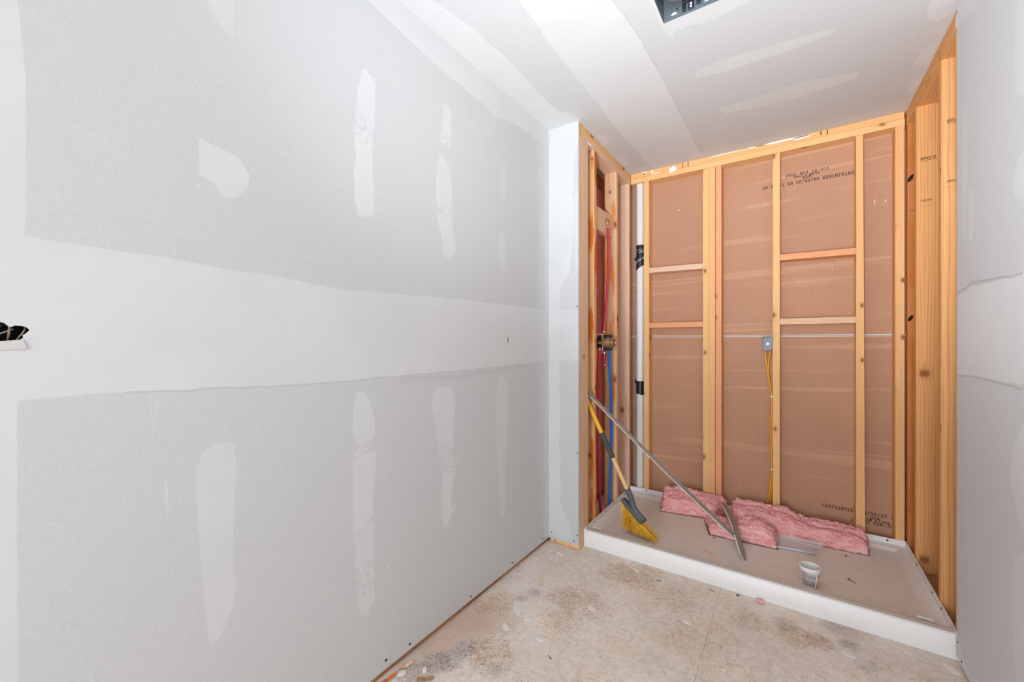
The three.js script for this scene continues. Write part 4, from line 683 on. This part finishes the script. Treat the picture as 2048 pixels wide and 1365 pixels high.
pipe('water_pipe', 'dark red supply pipe coming up to the left side of the valve', [D(-1.045, 1.16, 2.552), D(-1.05, 0.98, 2.535), D(-1.052, 0.65, 2.525), D(-1.05, 0.33, 2.54), D(-1.055, 0.04, 2.595)], 0.0088, redPex, [0]);
pipe('water_pipe', 'short capped red stub hanging straight below the valve', [D(-1.036, 1.135, 2.61), D(-1.036, 1.08, 2.61), D(-1.036, 1.03, 2.617)], 0.0085, redPex, [0, 1]);
pipe('water_pipe', 'blue supply pipe running from the valve down to the pan', [D(-1.025, 1.155, 2.66), D(-1.028, 0.94, 2.697), D(-1.03, 0.62, 2.722), D(-1.03, 0.3, 2.706), D(-1.032, 0.04, 2.69)], 0.0095, bluePex, []);
{
  const e = thing('shower_elbow', 'small brass drop-ear elbow screwed to the upper block between the left studs', 'pipe fitting', [-1.03, 2.012, -2.645]);
  const nut = new THREE.CylinderGeometry(0.013, 0.013, 0.022, 8); nut.rotateZ(Math.PI / 2);
  part('body', merge([nut, rod(V(0.004, -0.03, 0), V(0.004, 0.006, 0), 0.0095, 0.0105, 14), rbox(0.006, 0.016, 0.062, 0.003, -0.0005, 0.004, 0)]), std({ color: 0xd2b078, roughness: 0.3, metalness: 0.85 }), e);
  part('mouth', rod(V(0.0112, 0, 0), V(0.0118, 0, 0), 0.008, 0.008, 16), black, e);
  for (const [y, z] of [[0.018, 0.016], [0.006, -0.027], [-0.012, -0.026], [0.0, 0.03]]) part('screw', screwHead(V(0.0034, y, z), V(1, 0, 0), 0.0045), SCREW, e);
}

// ---- electrical box in the back wall and its two cables
{
  const t = thing('junction_box', 'grey metal electrical box fixed to the middle stud of the back wall', 'electrical box', [-0.1255, 1.137, -3.1195]);
  const zinc = std({ color: 0x848b95, roughness: 0.6, metalness: 0.4 });
  part('box', rbox(0.054, 0.093, 0.05, 0.003, 0, 0.0465, 0, 3), zinc, t);
  part('knockout', rod(V(0, 0.047, 0.0246), V(0, 0.047, 0.0258), 0.0082, 0.0082, 24), std({ color: 0x8e949d, roughness: 0.4, metalness: 0.65 }), t);
  part('rivet', rod(V(0, 0.047, 0.0256), V(0, 0.047, 0.027), 0.003, 0.003, 12), steelRing, t);
  part('bottom_clamp', merge([rbox(0.012, 0.008, 0.006, 0.0015, -0.014, 0.0045, 0.0265), rbox(0.012, 0.008, 0.006, 0.0015, 0.014, 0.0045, 0.0265)]), zinc, t);
  for (const [x, y] of [[-0.02, 0.085], [0.0, 0.088], [0.011, 0.086], [0.002, 0.006], [0.022, 0.007]]) part('screw', screwHead(V(x, y, 0.0254), V(0, 0, 1), 0.0032), SCREW, t);
  const yel = std({ color: 0xf0ac0c, roughness: 0.45 });
  const cable = (label, pts) => {
    const c = thing('electrical_cable', label, 'cable', [pts[0].x, pts[0].y, pts[0].z], 'yellow cables below the metal box'), o = pts[0].clone(), g = tube(pts.map((p) => p.clone().sub(o)), 0.0042, 90, 10);
    part('sheath', g, yel, c); return c;
  };
  cable('yellow cable leaving the left clamp of the metal box', [D(-0.1395, 1.141, 3.106), D(-0.136, 1.08, 3.112), D(-0.127, 1.01, 3.112), D(-0.111, 0.904, 3.108), D(-0.1035, 0.846, 3.104), D(-0.108, 0.63, 3.106), D(-0.1045, 0.38, 3.104), D(-0.114, 0.25, 3.11), D(-0.131, 0.12, 3.12), D(-0.132, 0.039, 3.122)]);
  cable('yellow cable leaving the right clamp of the metal box', [D(-0.1115, 1.141, 3.106), D(-0.116, 1.1, 3.112), D(-0.122, 1.06, 3.118), D(-0.1205, 0.98, 3.121), D(-0.1085, 0.89, 3.117), D(-0.1025, 0.846, 3.1135), D(-0.1015, 0.63, 3.115), D(-0.1025, 0.38, 3.1135), D(-0.106, 0.25, 3.118), D(-0.112, 0.12, 3.13), D(-0.112, 0.039, 3.132)]);
  for (const [y, l] of [[0.846, 'upper white cable staple on the side of the middle back stud'], [0.378, 'lower white cable staple on the side of the middle back stud']]) { const s = single('cable_staple', l, 'staple', merge([rbox(0.012, 0.009, 0.004, 0.001, 0, 0, 0.0135), rbox(0.012, 0.009, 0.004, 0.001, 0, 0, -0.0135), rbox(0.003, 0.008, 0.026, 0.001, -0.0058, 0, 0)]), std({ color: 0xf0eee8 }), 'staples holding the yellow cables'); s.position.copy(D(-0.1038, y, 3.1085)); }
}

// ---- bathroom fan housing in the ceiling
{
  const w = FAN.x1 - FAN.x0, l = FAN.d1 - FAN.d0, t = thing('exhaust_fan', 'open metal fan housing set into the ceiling without its grille', 'exhaust fan', [(FAN.x0 + FAN.x1) / 2, CEIL - 0.001, -(FAN.d0 + FAN.d1) / 2]);
  const zinc = std({ color: 0x7d898f, roughness: 0.5, metalness: 0.5 }), hx = w / 2 - 0.0006, hz = l / 2 - 0.0006, H = 0.17, k = 0.0012;
  // walls: front one (far side, seen from below) has half-round openings
  const fs = new THREE.Shape([[-hx, 0], [hx, 0], [hx, H], [-hx, H]].map((p) => new THREE.Vector2(...p)));
  const half = (x, y, r) => { const p = new THREE.Path(); p.moveTo(x - r, y); p.lineTo(x + r, y); p.absarc(x, y, r, 0, Math.PI, false); fs.holes.push(p); };
  half(-0.062, 0.016, 0.0115); half(0.058, 0.016, 0.0115);
  const fw = new THREE.ExtrudeGeometry(fs, { depth: k, bevelEnabled: false, curveSegments: 10 }); fw.translate(0, 0, -hz);
  part('housing', merge([fw, box(-hx, -hx + k, 0, H, -hz + k, hz), box(hx - k, hx, 0, H, -hz + k, hz), box(-hx, hx, 0, H, hz - k, hz), box(-hx, hx, H, H + k, -hz, hz)]), zinc, t);
  part('joist_behind', box(-hx, hx, 0.016, 0.05, -hz - 0.008, -hz - 0.003), std({ color: 0xfff2e8 }), t, 'pale board showing through the half-round openings');
  part('blower_wheel', (() => { const g = new THREE.LatheGeometry([[0.0, 0.012], [0.05, 0.006], [0.07, 0.0], [0.078, 0.004], [0.08, 0.014], [0.08, 0.07], [0.0, 0.07]].map((p) => new THREE.Vector2(...p)), 56); g.translate(-0.012, 0.029, 0.004); return g; })(), std({ color: 0x77757b, roughness: 0.35, metalness: 0.3 }), t);
  part('scroll', (() => { const g = new THREE.CylinderGeometry(0.087, 0.087, 0.06, 56); g.translate(-0.012, 0.078, 0.004); return g; })(), std({ color: 0x20262b, roughness: 0.5 }), t);
  part('bracket', merge([rbox(0.064, 0.013, 0.014, 0.002, 0.002, 0.045, -hz + 0.009), rbox(0.013, 0.036, 0.012, 0.002, -0.0235, 0.027, -hz + 0.008), rbox(0.013, 0.03, 0.012, 0.002, 0.0275, 0.03, -hz + 0.008), rbox(0.02, 0.03, 0.006, 0.002, 0.001, 0.023, -hz + 0.005), rbox(0.064, 0.03, 0.03, 0.002, 0.002, 0.067, -hz + 0.017)]), std({ color: 0x262b35, roughness: 0.45 }), t, 'black plastic motor bracket');
  for (const y of [0.028, 0.017]) part('clip', rod(V(0.001, y, -hz + 0.0075), V(0.001, y, -hz + 0.0095), 0.0042, 0.0042, 14), std({ color: 0xf1efe9 }), t);
  part('screw', screwHead(V(-0.05, 0.034, -hz + 0.0026), V(0, 0, 1), 0.0045), std({ color: 0x5a656d, metalness: 0.6, roughness: 0.4 }), t);
}

// ---- the fill lamp added behind the camera, out of view
{
  const t = thing('added_fill_lamp', 'added round fill lamp on a yellow tripod behind the camera, out of view', 'lamp', [ADDED_LAMP.at.x, 0, ADDED_LAMP.at.z]);
  const d = ADDED_LAMP.aim.clone().sub(ADDED_LAMP.at).normalize(), q = new THREE.Quaternion().setFromUnitVectors(V(0, 1, 0), d), put = (g) => { g.applyQuaternion(q); g.translate(0, ADDED_LAMP.at.y, 0); return g; }, yel = std({ color: 0xe0a21c, roughness: 0.5 }), r = ADDED_LAMP.r;
  part('housing', put(new THREE.LatheGeometry([[0, -0.09], [0.05, -0.085], [r, -0.03], [r + 0.008, 0.01], [r + 0.002, 0.012], [r - 0.004, -0.02], [0, -0.02]].map((p) => new THREE.Vector2(...p)), 40)), yel, t);
  part('glowing_face', put(new THREE.CylinderGeometry(r - 0.006, r - 0.006, 0.006, 40)), std({ color: 0xffffff, emissive: 0xf6faff, emissiveIntensity: 1.5 }), t);
  part('post', rod(V(0, 0.35, 0), V(0, ADDED_LAMP.at.y - 0.07, 0), 0.014, 0.012, 14), black, t);
  for (let k = 0; k < 3; k++) { const a = k * 2.094 + 0.5; part('leg', rod(V(0, 0.5, 0), V(0.3 * Math.cos(a), 0.008, 0.3 * Math.sin(a)), 0.01, 0.01, 10), black, t); }
}

// ---- what shows in the two holes of the left wall
{
  const t = thing('wall_box', 'dark box with loose wires in the torn hole at the left edge of the wall', 'electrical box', [XL - 0.09, 1.217, -0.07]);
  const g = new THREE.BoxGeometry(0.06, 0.09, 0.13); g.translate(0.0, 0, 0);
  const s = new THREE.Shape([[-0.066, -0.05], [0.066, -0.05], [0.066, 0.05], [-0.066, 0.05]].map((p) => new THREE.Vector2(...p))); s.holes.push(new THREE.Path([[-0.062, -0.046], [-0.062, 0.046], [0.062, 0.046], [0.062, -0.046]].map((p) => new THREE.Vector2(...p))));
  const e = new THREE.ExtrudeGeometry(s, { depth: 0.073, bevelEnabled: false }); e.rotateY(Math.PI / 2);
  part('box', merge([e, box(-0.003, 0, -0.05, 0.05, -0.066, 0.066)]), std({ color: 0x2b2a2a, roughness: 0.6 }), t);
  const tan = std({ color: 0xb49a86, roughness: 0.5 }), grey = std({ color: 0x4c4c4e, roughness: 0.5 });
  part('wire', tube([V(0.01, -0.03, 0.03), V(0.05, -0.012, 0.0), V(0.07, 0.0, -0.02), V(0.068, 0.008, -0.034)], 0.0016, 30, 8), tan, t);
  part('wire', tube([V(0.02, -0.04, -0.028), V(0.06, -0.012, -0.028), V(0.071, 0.004, -0.029), V(0.064, 0.03, -0.03)], 0.0017, 30, 8), tan, t);
  part('wire', tube([V(0.03, -0.04, -0.03), V(0.066, -0.01, -0.04), V(0.071, 0.004, -0.047), V(0.05, 0.02, -0.052)], 0.0016, 30, 8), tan, t);
  part('wire', tube([V(0.02, -0.02, 0.06), V(0.066, 0.0, 0.02), V(0.07, 0.008, -0.01), V(0.05, 0.03, -0.03)], 0.004, 30, 8), grey, t);
  const flap = new THREE.ExtrudeGeometry(new THREE.Shape([[0.03, 1.198], [0.07, 1.2], [0.1, 1.2035], [0.113, 1.205], [0.1165, 1.197], [0.1195, 1.187], [0.1, 1.186], [0.0795, 1.1865], [0.075, 1.19], [0.05, 1.188]].map((p) => new THREE.Vector2(...p))), { depth: 0.0006, bevelEnabled: false }); flap.rotateY(Math.PI / 2); flap.translate(XL + 0.0012, 0, 0);
  part('torn_paper', flap, std({ color: 0xd4d0cb, side: THREE.DoubleSide }), wallLeft, 'flap of torn paper below the hole');
  const p = single('pipe_stub', 'grey pipe stub seen through the small hole near the wall corner', 'pipe', rod(V(XL - 0.05, 1.2, -1.721), V(XL - 0.016, 1.204, -1.7195), 0.008, 0.008, 18), std({ color: 0x9a9d9f, roughness: 0.5 }));
}

// ---- small debris
{
  const dm = std({ color: 0xe6ded5, roughness: 0.8 });
  const drip = (label, x, d, rx, rz, a, s) => {
    const g = new THREE.SphereGeometry(1, 28, 12, 0, Math.PI * 2, 0, Math.PI / 2), p = g.attributes.position;
    for (let i = 0; i < p.count; i++) { const q = Math.atan2(p.getZ(i), p.getX(i)), k = 0.75 + 0.5 * vn(Math.cos(q) * 1.6 + 5, Math.sin(q) * 1.6 + 5, s), y = p.getY(i); p.setXYZ(i, p.getX(i) * rx * 1.2 * k, Math.pow(y, 0.5) * 0.0022 * (0.8 + 0.5 * vn(p.getX(i) * 3 + 9, p.getZ(i) * 3 + 9, s)), p.getZ(i) * rz * 1.25 * k); }
    g.computeVertexNormals(); const m = single('plaster_drip', label, 'plaster drip', g, dm, 'dried plaster drips on the floor'); m.position.copy(D(x, 0.0003, d)); m.rotation.y = a; return m;
  };
  drip('oval white plaster drip on the floor nearest the short return wall', -1.079, 2.056, 0.021, 0.012, -0.3, 1);
  drip('faint plaster drip between the return wall and the left wall corner', -1.1, 1.99, 0.012, 0.009, 0, 2);
  drip('white plaster drip close under the left part of the pan curb', -0.67, 2.13, 0.017, 0.01, -0.6, 3);
  drip('small plaster drip on the brown stain left of the curb', -0.831, 1.95, 0.008, 0.013, 0.2, 4);
  drip('plaster drip in the middle of the large brown floor stain', -0.739, 1.715, 0.02, 0.011, -0.5, 5);
  drip('curved plaster smear halfway along the left wall', -0.99, 1.4, 0.012, 0.02, 0.7, 6);
  drip('flat white plaster drip alone on the pale floor, centre of the room', -0.835, 1.425, 0.017, 0.012, 0.1, 7);
  drip('half-moon plaster drip beside the white floor smear', -0.945, 1.5, 0.014, 0.018, 0.3, 8);
  drip('long ragged white plaster smear on the floor by the left wall', -1.02, 1.535, 0.045, 0.016, -0.9, 15);
  drip('triangular plaster chip by the left wall at the bottom of the view', -1.164, 0.992, 0.013, 0.012, 0, 9);
  drip('thin plaster sliver on the dark grey floor stain', -1.105, 1.05, 0.007, 0.012, 0.5, 10);
  drip('rounded plaster drip under the right half of the pan curb', 0.182, 2.02, 0.018, 0.011, -0.4, 11);
  drip('oval plaster drip under the right end of the pan curb', 0.37, 2.16, 0.014, 0.008, -0.9, 12);
  drip('large oval plaster drip against the foot of the right wall', 0.487, 2.14, 0.024, 0.014, -1.0, 13);
  drip('broad pale plaster drip in the open floor before the curb', -0.368, 1.862, 0.016, 0.011, 0, 14);
  const dark = std({ color: 0x3a332d, roughness: 0.6, metalness: 0.3 });
  const sc = thing('drywall_screw', 'dark drywall screw lying on the pan right of the tub', 'screw', [0.238, PF - 0.0005, -2.521]);
  const sd = V(0.024, 0, 0.022).normalize();
  part('shank', rod(sd.clone().multiplyScalar(-0.013).setY(0.0022), sd.clone().multiplyScalar(0.022).setY(0.0018), 0.0019, 0.0009, 10), dark, sc); part('head', rod(sd.clone().multiplyScalar(-0.017).setY(0.0026), sd.clone().multiplyScalar(-0.012).setY(0.0023), 0.0042, 0.002, 14), dark, sc);
  const crumb = (name, label, cat, x, y, d, r, m, s) => { const g = mergeVertices(new THREE.IcosahedronGeometry(1, 2)); const p = g.attributes.position; for (let i = 0; i < p.count; i++) { const k = 0.55 + 0.9 * vn(p.getX(i) * 2 + 7, p.getZ(i) * 2 + p.getY(i) + 7, s); p.setXYZ(i, p.getX(i) * r * k, (p.getY(i) + 0.6) * r * 0.3 * k, p.getZ(i) * r * 0.7 * k); } g.computeVertexNormals(); const q = single(name, label, cat, g, m, name === 'dirt_clod' ? undefined : name === 'black_pellet' ? 'black pellets on the pan' : 'loose tufts of pink wool'); q.position.copy(D(x, y, d)); return q; };
  crumb('insulation_tuft', 'tuft of pink wool on the floor under the curb', 'insulation', -0.12, 0.0035, 2.19, 0.02, pink, 3);
  crumb('insulation_tuft', 'wisp of pink wool alone on the pan between broom and drain', 'insulation', -0.385, PF - 0.002, 2.43, 0.014, pink, 4);
  crumb('black_pellet', 'black pellet on the pan in front of the middle batt', 'debris', -0.37, PF + 0.001, 2.62, 0.006, black, 5);
  crumb('black_pellet', 'black pellet on the pan before the right batt', 'debris', 0.24, PF + 0.001, 2.8, 0.005, black, 6);
  crumb('dirt_clod', 'brown dirt clod on the floor against the curb', 'debris', -0.21, 0.001, 2.19, 0.008, std({ color: 0x5b4430 }), 7);
  const chip = (label, x, d, l, a, m) => { const g = new THREE.PlaneGeometry(l, 0.016, 14, 3), p = g.attributes.position; for (let i = 0; i < p.count; i++) { const k = p.getX(i) / l; p.setZ(i, 0.004 + 0.012 * k * k * 4 * 0.4 + (vn(k * 6 + 3, p.getY(i) * 90 + 3, 8) - 0.5) * 0.005); p.setY(i, p.getY(i) * (1 - 1.2 * k * k)); } g.rotateX(-Math.PI / 2); g.computeVertexNormals(); const q = single('wood_splinter', label, 'splinter', g, m, 'wood splinters at the foot of the left wall'); q.position.copy(D(x, 0.0005, d)); q.rotation.y = a; };
  const bark = wood.rust.clone(); bark.side = THREE.DoubleSide; const palem = wood.pale.clone(); palem.side = THREE.DoubleSide; const darkm = wood.sill.clone(); darkm.side = THREE.DoubleSide;
  chip('curled brown wood splinter in the gap at the foot of the left wall', -1.178, 0.945, 0.07, 1.5, bark); chip('paler split of wood beside the curled splinter at the wall foot', -1.172, 1.02, 0.05, 1.2, palem); chip('dark flat splinter lying on the grey floor stain', -1.07, 1.02, 0.06, 0.7, darkm);
  const nail = (label, x, d, a) => { const g = merge([rod(V(-0.01, 0.0012, 0), V(0.012, 0.0012, 0), 0.0011, 0.0011, 8), rod(V(0.012, 0.0022, 0), V(0.0132, 0.0022, 0), 0.0024, 0.0024, 10)]); const q = single('nail', label, 'nail', g, dark, 'loose nails on the floor'); q.position.copy(D(x, 0.0002, d)); q.rotation.y = a; };
  nail('dark nail on the floor under the left third of the curb', -0.55, 2.1, 0.5); nail('second dark nail further right along the curb', -0.32, 2.165, -0.2); nail('bent nail on the open floor by the brown speckles', -0.76, 1.36, -0.5);
}

renderer.render(scene, camera);
